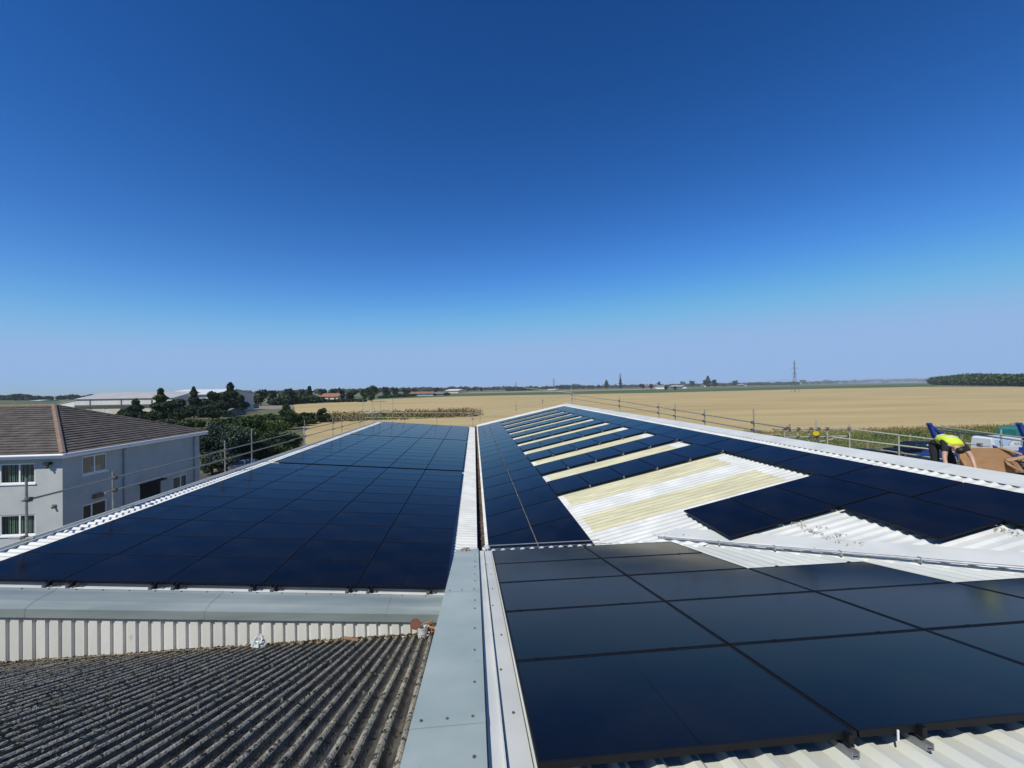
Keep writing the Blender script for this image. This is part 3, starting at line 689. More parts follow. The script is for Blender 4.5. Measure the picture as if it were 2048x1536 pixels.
def slope_courses(b, A0, A1, B0, B1, n=21):
    """courses between eave A0-A1 and top edge B0-B1"""
    A0, A1, B0, B1 = map(Vector, (A0, A1, B0, B1)); nrm = (A1-A0).cross(B0-A0).normalized()
    if nrm.z < 0: nrm = -nrm
    for i in range(n):
        t0, t1 = i/n, (i+1)/n
        a, c = A0.lerp(B0, t0), A1.lerp(B1, t0); d, e = A0.lerp(B0, t1), A1.lerp(B1, t1)
        up_ = nrm*.05
        b.quad(a+up_, c+up_, e+nrm*.004, d+nrm*.004); b.quad(a-nrm*.01, c-nrm*.01, c+up_, a+up_)
    return b
ap = (ex1-run, ymid, ZR); apl = (ex0+run, ymid, ZR)
b = MB()
slope_courses(b, (ex0, ey0, ZEV), (ex1, ey0, ZEV), apl, ap)
slope_courses(b, (ex1, ey0, ZEV), (ex1, ey1, ZEV), ap, ap)
slope_courses(b, (ex1, ey1, ZEV), (ex0, ey1, ZEV), ap, apl)
slope_courses(b, (ex0, ey1, ZEV), (ex0, ey0, ZEV), apl, apl)
RF = b.build('roof', MT['tile'], HS)
def hips(a, c, n, w=.13, m='hip'):
    a, c = Vector(a), Vector(c); b = MB(); L = (c-a)/n
    for i in range(n):
        p = a+L*i; b.tube(p+Vector((0, 0, .0)), p+L*1.04+Vector((0, 0, .012)), w, 8, r2=w*.92, caps=True)
    return b
hips((ex1, ey0, ZEV+.0), ap, 18).build('hip_tile', MT['hip'], RF); hips((ex1, ey1, ZEV), ap, 18, .10).build('hip_tile', MT['tile'], RF); hips(apl, ap, 34, .10).build('ridge_tile', MT['hip'], RF)
b = MB(); b.box(ex0, ex1+.02, ey0-.02, ey0, ZEV-.2, ZEV-.0).box(ex1, ex1+.02, ey0, ey1, ZEV-.2, ZEV-.0).box(ex0, ex1, ey0, HY0, ZEV-.2, ZEV-.185).box(HX, ex1, HY0, ey1, ZEV-.2, ZEV-.185)
b.build('fascia', MT['upvc'], HS)
b = MB(); b.tube((ex0, ey0-.08, ZEV-.02), (ex1+.1, ey0-.08, ZEV-.02), .06, 8).tube((ex1+.08, ey0-.1, ZEV-.02), (ex1+.08, ey1, ZEV-.02), .06, 8); b.build('eaves_gutter', MT['upvc'], HS)
for y, nm, r in ((26.05, 'pipe_grey', .045), (32.1, 'pipe_grey', .04)):
    b = MB(); b.tube((HX+.07, y, ZEV-.3), (HX+.07, y, GZ), r, 8).tube((ex1+.05, y, ZEV-.05), (HX+.07, y, ZEV-.32), r, 8)
    for z in (-3.6, -5.2, -6.8): b.box(HX, HX+.13, y-.07, y+.07, z-.03, z+.03)
    b.build('downpipe', MT['pipe_grey'] if nm == 'pipe_grey' else MT['upvc'], HS)
def window(axis, a0, a1, z0, z1, blinds=True, split=.55):
    """frame set in an opening; axis 'x' is the front wall, 'y' the side wall"""
    def B(b, u0, u1, d0, d1, w0, w1):
        if axis == 'x': b.box(u0, u1, HY0+d0, HY0+d1, w0, w1)
        else: b.box(HX-d1, HX-d0, u0, u1, w0, w1)
    f = .06; m = a0+(a1-a0)*split
    b = MB()
    B(b, a0, a1, .03, .09, z0, z0+f); B(b, a0, a1, .03, .09, z1-f, z1); B(b, a0, a0+f, .03, .09, z0+f, z1-f); B(b, a1-f, a1, .03, .09, z0+f, z1-f); B(b, m-f/2, m+f/2, .03, .09, z0+f, z1-f)
    W = b.build('window', MT['upvc'], HS); W['_o'] = HS['_o']
    b = MB(); B(b, a0-.05, a1+.05, -.05, .03, z0-.06, z0-.002); b.build('sill', MT['upvc'], W)
    for u0, u1 in ((a0+f, m-f/2), (m+f/2, a1-f)):
        b = MB(); B(b, u0, u1, .055, .062, z0+f, z1-f); b.build('pane', MT['win'], W)
    b = MB()
    if blinds:
        n = int((a1-a0)/.1)
        for i in range(n):
            u = a0+f+(i+.2)*(a1-a0-2*f)/n; wv = .045 if (i*7) % 5 else .02
            B(b, u, u+wv, .2+.02*(i % 2), .21+.02*(i % 2), z0+.05, z1-.02)
        b.build('blind', MT['blind'], W)
    else:
        B(b, m+.05, a1-f, .25, .3, z0+f, z0+.32); b.build('desk_edge', MT['blind'], W)
for h in front_holes: window('x', *h)
window('y', *side_holes[0], blinds=False, split=.5); window('y', *side_holes[1], blinds=False, split=.38); window('y', *side_holes[3], blinds=True)
b = MB(); b.box(HX-.10, HX-.07, 27.25, 28.95, GZ+.05, -5.6); D = b.build('door', MT['dark'], HS)
b = MB(); b.box(HX, HX+.35, 27.2, 29.0, -5.6, -5.52); b.build('door_canopy', MT['dark'], HS)
b = MB(); b.box(HX, HX+.16, 24.1, 24.6, -5.58, -5.36); b.build('wall_lantern', MT['wood'], HS)
b = MB(); b.box(-21.2, -20.95, HY0-.22, HY0, -3.42, -3.30).tube((-21.1, HY0-.1, -3.42), (-21.0, HY0-.2, -3.55), .05, 8); b.build('floodlight', MT['rub'], HS)
b = MB(); b.tube((-20.85, HY0, -5.5), (-20.85, HY0-.14, -5.56), .055, 8).box(-20.95, -20.78, HY0-.04, HY0, -5.55, -5.42); b.build('wall_camera', MT['coupler'], HS)

# =================================================================== SCAFFOLD GUARD RAILS
def scaffold(name, label, poles, rails, loc, r=.0242, m='scaf', boards=()):
    t = thing(name, label, 'scaffold', loc, None)
    for a, c in poles: MB().tube(a, c, r, 8).build('pole', MT[m], t)
    for a, c in rails: MB().tube(a, c, r, 8).build('rail', MT[m], t)
    for (a, c) in poles:
        a = Vector(a)
        for (p, q) in rails:
            p, q = Vector(p), Vector(q); d = (q-p); f = ((a-p).x*d.x+(a-p).y*d.y)/(d.x**2+d.y**2)
            if -.02 < f < 1.02:
                x = p+d*f
                if (Vector((x.x, x.y))-Vector((a.x, a.y))).length < .12: MB().box(x.x-.045, x.x+.045, x.y-.045, x.y+.045, x.z-.05, x.z+.05).build('coupler', MT['coupler'], t)
    for P in boards: MB().slab(P, .04).build('board', MT['board'], t)
    return t
X = -10.28
pl = [(10.45, -1.89, -3.6), (12.72, -2.2, GZ), (18.0, -1.97, GZ), (20.05, -1.68, GZ), (26.0, -1.73, GZ), (31.0, -1.7, GZ), (33.0, -1.9, GZ), (38.1, -1.8, GZ), (43.5, -1.75, GZ)]
scaffold('guard_rail_scaffold', 'scaffold guard rail along the left eave of the solar roof, facing the house',
         [((X, y, z0), (X, y, z1)) for y, z1, z0 in pl],
         [((X+.05, 10.3, -2.38), (X+.05, 24, -2.33)), ((X+.05, 23.6, -2.30), (X+.05, 46.4, -2.38)), ((X+.05, 12.4, -2.72), (X+.05, 24.5, -2.74)), ((X+.05, 24, -2.70), (X+.05, 46.4, -2.86)),
          ((X-.4, 10.5, -3.26), (X+.25, 10.35, -3.24)), ((X+.04, 10.2, -3.3), (X+.04, 16, -3.45))], (X, 26, GZ))
b = MB(); b.box(X-.05, X+.07, 10.68, 10.84, -3.5, -3.36).box(X+.09, X+.16, 10.7, 10.95, -3.46, -3.41); o = b.build('base_clamp', MT['coupler']); tag(o, 'dark steel base clamp beside the foot of the nearest left scaffold pole', 'clamp')
scaffold('guard_rail_scaffold', 'scaffold guard rail beyond the far end of the left solar roof',
         [((x, 46.5, GZ), (x, 46.5, z)) for x, z in ((-12.2, -1.0), (-11.2, -1.0), (-10.3, -.95), (-9.0, -.95), (-7.75, -2.3), (-4.2, -2.3), (-.23, -2.3))],
         [((-12.0, 46.45, -2.42), (-.1, 46.45, -2.72)), ((-12.0, 46.45, -2.95), (1.0, 46.45, -3.35)), ((-12.4, 46.4, -2.5), (-8.8, 46.6, -2.3))], (-6, 46.5, GZ), m='scaf_pale')
scaffold('guard_rail_scaffold', 'scaffold guard rail rising along the far gable of the right solar roof',
         [((x, 46.6, GZ), (x, 46.6, z)) for x, z in ((.61, -2.4), (4.72, -1.4), (7.78, -.95), (11.17, .05), (11.6, -.6))],
         [((-.9, 46.55, -3.05), (11.6, 46.55, -.72)), ((-.9, 46.55, -3.6), (10.4, 46.55, -1.15)), ((-1.6, 46.5, -2.95), (.9, 46.7, -2.5)), ((6.3, 50.5, .02), (11.3, 46.6, -.65))], (5, 46.6, GZ), m='scaf_pale')
XR = 10.95
scaffold('guard_rail_scaffold', 'long scaffold guard rail along the high white edge of the right roof',
         [((XR, y, GZ), (XR, y, z)) for y, z in ((45.2, -.1), (30.2, -.75), (23.6, -1.0), (21.6, -1.0), (18.7, -1.15), (15.25, -.95), (13.4, -1.4))],
         [((XR-.05, 45.4, -.85), (XR-.05, 29.5, -1.1)), ((XR-.05, 30.2, -1.08), (XR-.05, 13.3, -1.55)), ((XR-.05, 45.4, -1.25), (XR-.05, 29.8, -1.48)), ((XR-.05, 30.4, -1.45), (XR-.05, 14.6, -1.80))], (XR, 28, GZ))
bd = []
for i in range(9):
    x = 11.15+i*.40
    bd.append([(x, 8.2, -2.62), (x+.37, 8.2, -2.62), (x+.37, 14.2, -2.62), (x, 14.2, -2.62)])
scaffold('loading_bay_scaffold', 'pale scaffold loading bay with rails and boards beyond the high roof edge', 
         [((x, y, GZ), (x, y, z)) for x, y, z in ((11.4, 14.2, -1.75), (11.95, 14.25, -1.62), (12.45, 14.3, -1.72), (12.75, 14.3, -1.38), (13.1, 14.2, -1.75), (14.0, 14.2, -1.55), (14.9, 13.2, -1.9), (14.95, 10.9, -2.0), (17.9, 12.45, -1.68))],
         [((10.9, 14.2, -1.66), (14.2, 14.2, -1.72)), ((11.1, 14.25, -1.98), (14.2, 14.25, -2.0)), ((13.95, 14.3, -1.72), (15.0, 10.7, -1.92)), ((13.3, 14.4, -2.02), (15.0, 10.7, -2.22)), ((14.95, 13.9, -2.5), (14.95, 10.7, -2.5)),
          ((15.0, 10.9, -2.12), (14.95, 9.0, -2.3)), ((12.7, 14.25, -2.2), (14.1, 14.25, -1.98)), (at(1872, 853, 14.2), at(2090, 881, 10.5)), (at(1876, 859, 14.2), at(2090, 888, 10.5)), ((11.4, 14.2, -2.2), (12.6, 14.3, -2.35))], (13, 12, GZ), m='scaf_pale', boards=bd)
t = thing('warning_sign', 'small yellow sign tied to the scaffold loading bay rails', 'sign', (12.62, 14.15, -1.85))
b = MB(); cx, cz = 12.62, -1.86
pts = [(cx+.135*cos(a), 14.16, cz+.09*sin(a)) for a in [i*pi/4+pi/8 for i in range(8)]]; pt2 = [(x, 14.175, z) for x, y, z in pts]
b.add(pts+pt2, [tuple(range(8)), tuple(range(15, 7, -1))]+[(i, i+8, (i+1) % 8+8, (i+1) % 8) for i in range(8)]); b.build('plate', MT['yellow'], t)
b = MB(); b.tube((cx, 14.17, cz-.09), (cx, 14.2, cz+.2), .006, 5); b.build('tie', MT['coupler'], t)

# =================================================================== WORKER, CARTON, STACK
def skin_body(name, J, E, m, parent, root=0, sub=2):
    me = bpy.data.meshes.new(name); me.from_pydata([Vector(j[0]) for j in J], E, []); ob = bpy.data.objects.new(name, me); COL.objects.link(ob)
    md = ob.modifiers.new('s', 'SKIN'); ss = ob.modifiers.new('u', 'SUBSURF'); ss.levels = ss.render_levels = sub
    for i, j in enumerate(J):
        r = j[1]; ob.data.skin_vertices[0].data[i].radius = r if isinstance(r, tuple) else (r, r); ob.data.skin_vertices[0].data[i].use_root = (i == root)
    dg = bpy.context.evaluated_depsgraph_get(); nm = bpy.data.meshes.new_from_object(ob.evaluated_get(dg)); bpy.data.objects.remove(ob)
    nm.name = name; nm.materials.clear(); nm.materials.append(m); nm.polygons.foreach_set('use_smooth', [True]*len(nm.polygons))
    o = bpy.data.objects.new(name, nm); COL.objects.link(o)
    if parent: nm.transform(Matrix.Translation(-Vector(parent['_o']))); o.parent = parent; o['_o'] = parent['_o']
    return o
WK = thing('person', 'worker in yellow hi-vis vest and dark clothes bending over beside a cardboard carton', 'person', (11.9, 9.6, -2.62))
def W(x, y, z):
    a = -1.7; x *= 1.12; z *= 1.08; return (12.17+x*cos(a)-y*sin(a), 9.75+x*sin(a)+y*cos(a), -2.62+z)
# pelvis back left, trunk folded forward to the right and down
Jn = [(W(0, 0, .93), (.11, .09)), (W(.13, -.05, 1.02), (.10, .08)), (W(.32, -.1, 1.02), (.13, .08)), (W(.46, -.14, .95), (.13, .08)), (W(.53, -.16, .90), .06), (W(.60, -.19, .84), (.085, .095)), (W(.645, -.21, .78), (.07, .08)),
      (W(.44, -.32, .92), .07), (W(.50, -.42, .66), .048), (W(.58, -.46, .44), .036), (W(.60, -.47, .37), .03),
      (W(.50, .06, .92), .07), (W(.62, .10, .68), .048), (W(.72, .06, .46), .036), (W(.745, .05, .39), .03),
      (W(-.03, -.12, .86), .07), (W(.06, -.17, .48), .055), (W(.0, -.17, .09), .045), (W(.14, -.2, .04), .045),
      (W(-.02, .13, .86), .07), (W(.12, .2, .48), .055), (W(.05, .2, .09), .045), (W(.19, .2, .04), .045)]
En = [(0, 1), (1, 2), (2, 3), (3, 4), (4, 5), (5, 6), (3, 7), (7, 8), (8, 9), (9, 10), (3, 11), (11, 12), (12, 13), (13, 14), (0, 15), (15, 16), (16, 17), (17, 18), (0, 19), (19, 20), (20, 21), (21, 22)]
skin_body('body', Jn, En, MT['skin'], WK)
skin_body('trousers', [(W(.02, 0, .93), (.17, .145)), (W(-.03, -.12, .86), .118), (W(.06, -.17, .48), .083), (W(.0, -.17, .10), .068), (W(-.02, .13, .86), .118), (W(.12, .2, .48), .083), (W(.05, .2, .10), .068), (W(.12, -.03, 1.0), (.18, .15))],
          [(0, 1), (1, 2), (2, 3), (0, 4), (4, 5), (5, 6), (0, 7)], MT['navy_cloth'], WK)
skin_body('shirt', [(W(.1, -.03, 1.0), (.165, .135)), (W(.30, -.1, 1.02), (.187, .13)), (W(.46, -.14, .955), (.185, .115)), (W(.44, -.32, .92), .083), (W(.475, -.38, .77), .07), (W(.50, .06, .92), .083), (W(.57, .085, .79), .07)],
          [(0, 1), (1, 2), (2, 3), (3, 4), (2, 5), (5, 6)], MT['navy_cloth'], WK)
skin_body('vest', [(W(.06, -.02, 1.0), (.185, .15)), (W(.2, -.07, 1.035), (.20, .15)), (W(.36, -.11, 1.03), (.205, .145)), (W(.49, -.14, .97), (.20, .125)), (W(.55, -.16, .915), (.13, .095))], [(0, 1), (1, 2), (2, 3), (3, 4)], MT['vest'], WK)
for q_ in (.12, .36): skin_body('tape', [(W(q_, -.04-.2*(q_-.1), 1.03), (.217, .175)), (W(q_+.05, -.05-.2*(q_-.1), 1.034), (.217, .175))], [(0, 1)], MT['reflect'], WK, sub=1)
skin_body('hair', [(W(.60, -.18, .885), (.085, .09)), (W(.645, -.195, .845), (.097, .105)), (W(.685, -.205, .79), (.085, .09))], [(0, 1), (1, 2)], MT['hair'], WK)
for nm, wx, wy, wz, sg in (('hand', .60, -.47, .37, -1), ('hand', .745, .05, .39, 1)):
    Jh = [(W(wx, wy, wz), .026), (W(wx+.02, wy, wz-.06), (.034, .018))]; Eh = [(0, 1)]
    for f in range(4):
        o = (f-1.5)*.019; L = (.062, .075, .07, .055)[f]; k = len(Jh)
        Jh += [(W(wx+.025, wy+o, wz-.09), .010), (W(wx+.045, wy+o*1.2, wz-.09-L*.55), .009), (W(wx+.035, wy+o*1.2, wz-.09-L), .008)]; Eh += [(1, k), (k, k+1), (k+1, k+2)]
    k = len(Jh); Jh += [(W(wx+.03, wy-.035*sg, wz-.05), .011), (W(wx+.055, wy-.05*sg, wz-.085), .009)]; Eh += [(1, k), (k, k+1)]
    skin_body('hand', Jh, Eh, MT['skin'], WK)

CT = thing('cardboard_carton', 'large open brown cardboard carton, torn at its right end, beside the bending worker', 'carton', (13.2, 9.3, -2.62))
p0 = (12.48, 9.45, -2.60)
b = MB()
# standing face panel, top edge dropping to the right, ragged torn right end
fx = [12.50, 12.62, 13.0, 13.45, 13.72, 13.95, 13.80, 13.60, 13.66, 13.86, 13.96, 13.9]
fz = [-1.715, -1.715, -1.725, -1.745, -1.80, -1.93, -2.01, -2.04, -2.12, -2.24, -2.40, -2.6]
front = [(12.50, -2.6)]+list(zip(fx, fz))
ys = 9.42
A = [(x, ys, z) for x, z in front]; Bk = [(x, ys+.012, z) for x, z in front]; n = len(A)
b.add(A+Bk, [tuple(range(n)), tuple(range(2*n-1, n-1, -1))]+[(i, i+n, (i+1) % n+n, (i+1) % n) for i in range(n)]); b.build('front_panel', MT['card'], CT)
b = MB(); b.hexa([(12.44, 9.50, -2.6), (12.505, 9.405, -2.6), (12.515, 9.415, -2.6), (12.45, 9.51, -2.6), (12.44, 9.50, -1.71), (12.505, 9.405, -1.71), (12.515, 9.415, -1.71), (12.45, 9.51, -1.71)]).build('end_panel', MT['card'], CT)
b = MB(); b.hexa([(13.2, 9.8, -2.6), (14.3, 9.8, -2.6), (14.3, 9.812, -2.6), (13.2, 9.812, -2.6), (13.2, 9.8, -1.84), (14.3, 9.8, -1.95), (14.3, 9.812, -1.95), (13.2, 9.812, -1.84)]).build('back_panel', MT['card_in'], CT)
for (P, m) in (([(13.45, ys-.0, -1.745), (13.97, 9.30, -1.93), (13.99, 9.33, -1.88), (13.52, ys+.02, -1.72)], 'card_in'),
               ([(13.62, ys-.01, -2.04), (13.98, 9.28, -1.93), (13.93, 9.25, -2.0), (13.66, 9.36, -2.09)], 'card_in'),
               ([(13.60, ys-.01, -2.05), (13.55, 9.30, -2.17), (13.84, 9.24, -2.33), (13.88, 9.34, -2.27)], 'card_in'),
               ([(13.70, 9.36, -2.06), (13.78, 9.28, -2.1), (13.95, 9.26, -2.32), (13.88, 9.3, -2.36)], 'card')):
    b = MB(); P = [Vector(p) for p in P]; nn = (P[1]-P[0]).cross(P[2]-P[0]).normalized()*.006
    b.hexa([p-nn for p in P]+[p+nn for p in P]); b.build('torn_flap', MT[m], CT)
ST = thing('material_stack', 'jumbled stack of battens, brackets and packing right of the torn carton', 'stack', (14.35, 9.3, -2.62))
for i in range(34):
    x = 14.05+RNG.uniform(0, .55); y = 9.0+RNG.uniform(0, .7); z = -2.58+RNG.uniform(0, .62); L = RNG.uniform(.12, .4); a = RNG.uniform(-.5, .5); e = RNG.uniform(-.25, .25)
    d = Vector((cos(a), sin(a), e))*L; p = Vector((x, y, z)); s_ = Vector((0, .02, 0)); u_ = Vector((0, 0, .022))
    b = MB(); b.hexa([p-s_-u_, p+d-s_-u_, p+d+s_-u_, p+s_-u_, p-s_+u_, p+d-s_+u_, p+d+s_+u_, p+s_+u_]); b.build(('batten', 'bracket')[i % 2], MT[('wood', 'galv', 'card', 'board')[i % 4]], ST)
b = MB(); b.box(13.98, 14.9, 8.95, 9.9, -2.62, -2.52).box(14.0, 14.9, 9.0, 9.8, -2.38, -2.34).box(14.02, 14.9, 9.0, 9.8, -2.1, -2.07); b.build('pallet', MT['board'], ST)
b = MB(); b.box(12.0, 12.42, 9.75, 10.2, -2.62, -2.3); o = b.build('tool_box', MT['car_blue']); tag(o, 'dark blue tool box between the worker and the cardboard carton', 'tool box')
MB().box(12.06, 12.36, 9.93, 10.02, -2.30, -2.26).build('handle', MT['rub'], o)

# =================================================================== VEHICLES IN THE YARD
def prism_side(b, prof, y0, y1, mi=0, inset=0.0):
    """profile in (x,z) extruded across y with slightly inset top"""
    n = len(prof); zmax = max(p[1] for p in prof); zmid = .55*zmax
    def ins(z): return inset*max(0, (z-zmid)/(zmax-zmid))
    A = [(x, y0+ins(z), z) for x, z in prof]; B = [(x, y1-ins(z), z) for x, z in prof]
    b.add(A+B, [tuple(range(n)), tuple(range(2*n-1, n-1, -1))]+[(i, i+n, (i+1) % n+n, (i+1) % n) for i in range(n)], mi)
def wheels(t, xs, hw, r=.34):
    for x in xs:
        for s in (-1, 1):
            b = MB(); b.tube((x, s*hw, r), (x, s*(hw-.22), r), r, 18); wv = b.build('tyre', MT['rub'], t, local=True)
            b = MB(); b.tube((x, s*(hw+.005), r), (x, s*(hw-.1), r), r*.62, 12); b.build('rim', MT['galv'], wv, local=True)
def car(kind, label, cat, px_loc, rot, m, L, name):
    t = thing(name, label, cat, px_loc); t.rotation_euler = (0, 0, rot)
    hw = .93 if kind != 'van' else 1.0
    if kind == 'hatch':
        body = [(-L/2, .35), (L/2, .35), (L/2, .75), (L*.46, .88), (L*.25, .98), (-L*.48, 1.0), (-L/2, .8)]; cab = [(L*.25, .97), (L*.08, 1.42), (-L*.12, 1.5), (-L*.36, 1.42), (-L*.47, .99)]
    elif kind == 'pickup':
        body = [(-L/2, .5), (L/2, .5), (L/2, .95), (L*.46, 1.08), (L*.22, 1.15), (-L*.5, 1.15)]; cab = [(L*.24, 1.14), (L*.1, 1.72), (-L*.02, 1.83), (-L*.44, 1.80), (-L*.49, 1.14)]
    else:
        body = [(-L/2, .4), (L/2, .4), (L/2, 1.1), (L*.45, 1.25), (L*.40, 1.3), (-L*.5, 1.3)]; cab = [(L*.42, 1.29), (L*.31, 2.02), (L*.24, 2.22), (L*.1, 2.3), (-L*.46, 2.3), (-L*.5, 2.15), (-L*.5, 1.29)]
    b = MB(); prism_side(b, body, -hw, hw, 0, .0); prism_side(b, cab, -hw, hw, 0, .14); B = b.build('body', MT[m], t, local=True)
    bv = B.modifiers.new('b', 'BEVEL'); bv.width = .05; bv.segments = 3; bv.limit_method = 'ANGLE'
    # side glass and screens
    cx = [p[0] for p in cab]; z0 = cab[0][1]+.06; z1 = max(p[1] for p in cab)-.1
    segs = {'hatch': ((-.44, -.17), (-.15, .03), (.05, .17)), 'pickup': ((-.16, -.02), (0, .13)), 'van': ((.24, .36),)}[kind]
    for s in (-1, 1):
        for a, c in segs:
            zt_ = z1 if kind != 'van' else 1.95
            o = .135*max(0, 1); b = MB(); y_b = s*(hw+.004-(.0 if kind != 'van' else 0)); y_t = s*(hw-.105 if kind != 'van' else hw-.10)
            xa, xc = a*L, c*L
            b.quad((xa, y_b-s*.02, z0), (xc, y_b-s*.02, z0), (min(xc, xc-.0)-(.18 if c > .1 else 0), y_t, zt_), (xa+(.14 if a < -.4 else 0), y_t, zt_)); b.build('side_window', MT['carglass'], t, local=True)
    p1, p2 = cab[0], cab[1]; b = MB(); e = .012
    b.quad((p1[0]-.03+e, -hw+.1, p1[1]+.04+e), (p1[0]-.03+e, hw-.1, p1[1]+.04+e), (p2[0]+e, hw-.2, p2[1]-.02+e), (p2[0]+e, -hw+.2, p2[1]-.02+e)); b.build('windscreen', MT['carglass'], t, local=True)
    wheels(t, (-L*.31, L*.31), hw+.01, .33 if kind == 'hatch' else .37)
    for s in (-1, 1):
        b = MB(); b.box(L/2-.05, L/2+.01, s*(hw-.12)-.1, s*(hw-.12)+.1, .72, .86); b.build('headlight', MT['reflect'], t, local=True)
        b = MB(); b.tube((L*.2, s*hw, z0+.05), (L*.2, s*(hw+.16), z0+.08), .06, 8); b.build('wing_mirror', MT['rub'], t, local=True)
    return t
GV = GZ-.03
pk = car('pickup', 'dark navy pickup with covered back and white lettering parked behind the ridge', 'pickup', (49.0, 42.0, GV+.05), pi-.06, 'car_navy', 5.2, 'pickup_truck')
text_mesh('ROLEC', .42, 'lettering', MT['letter'], pk, Matrix.Translation((-1.45, .885, 1.5)) @ Matrix.Rotation(pi, 4, 'Z') @ Matrix.Rotation(pi/2-.12, 4, 'X'))
text_mesh('ROLEC', .42, 'lettering', MT['letter'], pk, Matrix.Translation((-1.55, -.875, 1.52)) @ Matrix.Rotation(pi/2-.12, 4, 'X'))
bcx = car('hatch', 'bright blue hatchback parked in front of the dark pickup', 'car', (44.0, 36.9, GV), pi-.15, 'car_blue', 4.2, 'parked_car')
car('hatch', 'dark navy car parked left of the blue hatchback beyond the roof edge', 'car', (41.2, 40.6, GV), pi-.3, 'car_navy', 4.4, 'parked_car')
car('hatch', 'silver car glimpsed at the foot of the large tree behind the left eave', 'car', (-24.2, 47.2, GV), .5, 'car_silver', 4.3, 'parked_car')
vn = car('van', 'white panel van with pale blue print and dark lettering parked by the grass bank', 'van', (60.2, 41.6, GV), .03, 'car_white', 6.2, 'panel_van')
# side facing the camera is local +y
def sy(z, d): return -(1.0+d-max(0, z-1.265)*.137)
def vs(b, x0, x1, z0, z1, d=.006): b.quad((x0, sy(z0, d), z0), (x1, sy(z0, d), z0), (x1, sy(z1, d), z1), (x0, sy(z1, d), z1))
b = MB(); vs(b, -2.7, -.75, 1.35, 2.02); b.build('printed_panel', MT['ltblue'], vn, local=True)
b = MB(); vs(b, -2.1, -1.72, 1.35, 1.92, .012); b.build('printed_square', MT['car_navy'], vn, local=True)
b = MB()
for i in range(10):
    a0, a1 = .2+i*.13, .2+(i+1)*.13
    for R_ in (1.0,):
        P = [(.1-R_*cos(a)*1.15, 1.2+R_*.85*sin(a)) for a in (a0, a1)]; Q = [(.1-(R_-.12)*cos(a)*1.15, 1.2+(R_-.12)*.85*sin(a)) for a in (a0, a1)]
        if P[1][1] < 2.12: b.add([(x, sy(z, .012), z) for x, z in (P[0], P[1], Q[1], Q[0])], [(0, 1, 2, 3)])
b.build('printed_arc', MT['pipe_grey'], vn, local=True)
text_mesh('ROLEC', .40, 'lettering', MT['letter_d'], vn, Matrix.Translation((.45, sy(1.52, .012), 1.52)) @ Matrix.Rotation(pi/2-.137, 4, 'X'), extrude=.002)
b = MB(); b.quad((-3.09, sy(1, .006), .8), (-2.0, sy(1, .006), .8), (-2.45, sy(1, .006), 1.26), (-3.09, sy(1, .006), 1.26)); b.quad((-3.09, sy(1.27, .006), 1.265), (-2.46, sy(1.27, .006), 1.265), (-2.7, sy(1.4, .006), 1.38), (-3.09, sy(1.55, .006), 1.52)); b.build('stripe', MT['purple'], vn, local=True)
tt = thing('covered_trailer', 'trailer under a teal green tarpaulin standing behind the white van', 'trailer', (71.5, 47, GV))
b = MB(); P = [(-3.2, .6), (3.2, .6), (3.2, 2.55), (1.6, 2.85), (0, 2.7), (-1.8, 2.75), (-3.2, 2.35)]
prism_side(b, P, -1.1, 1.1, 0, .25); b.build('tarpaulin', MT['teal'], tt, local=True)
b = MB(); b.box(-3.1, 3.1, -1, 1, .5, .6); b.build('chassis', MT['coupler'], tt, local=True); wheels(tt, (-.6, .6), 1.1, .33)
# boom lifts
def boom(label, loc, rot, group):
    t = thing('boom_lift', label, 'boom lift', loc); t.rotation_euler = (0, 0, rot); tag(t, None, None, group)
    def bar(a, c, w, nm='boom_arm'):
        a, c = Vector(a), Vector(c); d = (c-a).normalized(); s = Vector((0, w/2, 0)); u = d.cross(Vector((0, 1, 0))).normalized()*w/2
        b = MB(); b.hexa([a-s-u, c-s-u, c+s-u, a+s-u, a-s+u, c-s+u, c+s+u, a+s+u]); o = b.build(nm, MT['lift_blue'], t, local=True); return o
    bar((.05, 0, 1.3), (-1.12, -.0, 3.95), .30); bar((-1.12, 0, 3.95), (.18, 0, 2.95), .22); bar((.18, 0, 3.2), (.05, 0, 1.5), .24); bar((-.35, .22, 1.4), (-.15, .22, 2.45), .12, 'ram')
    for p in ((-1.12, 3.95), (.18, 3.0)): MB().tube((p[0], -.2, p[1]), (p[0], .2, p[1]), .16, 12).build('pivot', MT['lift_blue'], t, local=True)
    b = MB(); b.box(-1.2, 1.2, -.75, .75, .45, 1.05).box(-.5, .6, -.5, .5, 1.05, 1.45); b.build('chassis', MT['lift_blue'], t, local=True)
    b = MB(); b.box(.2, .9, -.7, .7, 1.5, 1.55); 
    for x in (.2, .9):
        for y in (-.7, .7): b.tube((x, y, 1.5), (x, y, 2.5), .02, 6)
    b.box(.2, .9, -.71, -.69, 2.45, 2.5).box(.2, .9, .69, .71, 2.45, 2.5); b.build('work_cage', MT['galv'], t, local=True)
    wheels(t, (-.8, .8), .8, .38); return t
boom('blue boom lift rising behind the bending worker', (49.2, 39.4, GV+.15), 0, 'blue boom lifts in the yard')
boom('blue boom lift standing in front of the white van at the right edge', (57.75, 37.9, GV+.1), 0, 'blue boom lifts in the yard')
for i, (px, tp, Y) in enumerate(((1905, 873, 46.5), (1923, 872, 44.5), (1735, 880, 47), (1820, 868, 50))):
    p = at(px, tp, Y); b = MB(); b.box(p.x-.07, p.x+.07, p.y-.07, p.y+.07, GZ, p.z); o = b.build('fence_post', MT['board'])
    tag(o, ('pale timber post left of the taller one, beside the white van', 'tallest pale timber post beside the white van', 'timber post above the dark navy car', 'timber post above the roof of the dark pickup')[i], 'post', 'timber posts at the yard edge')

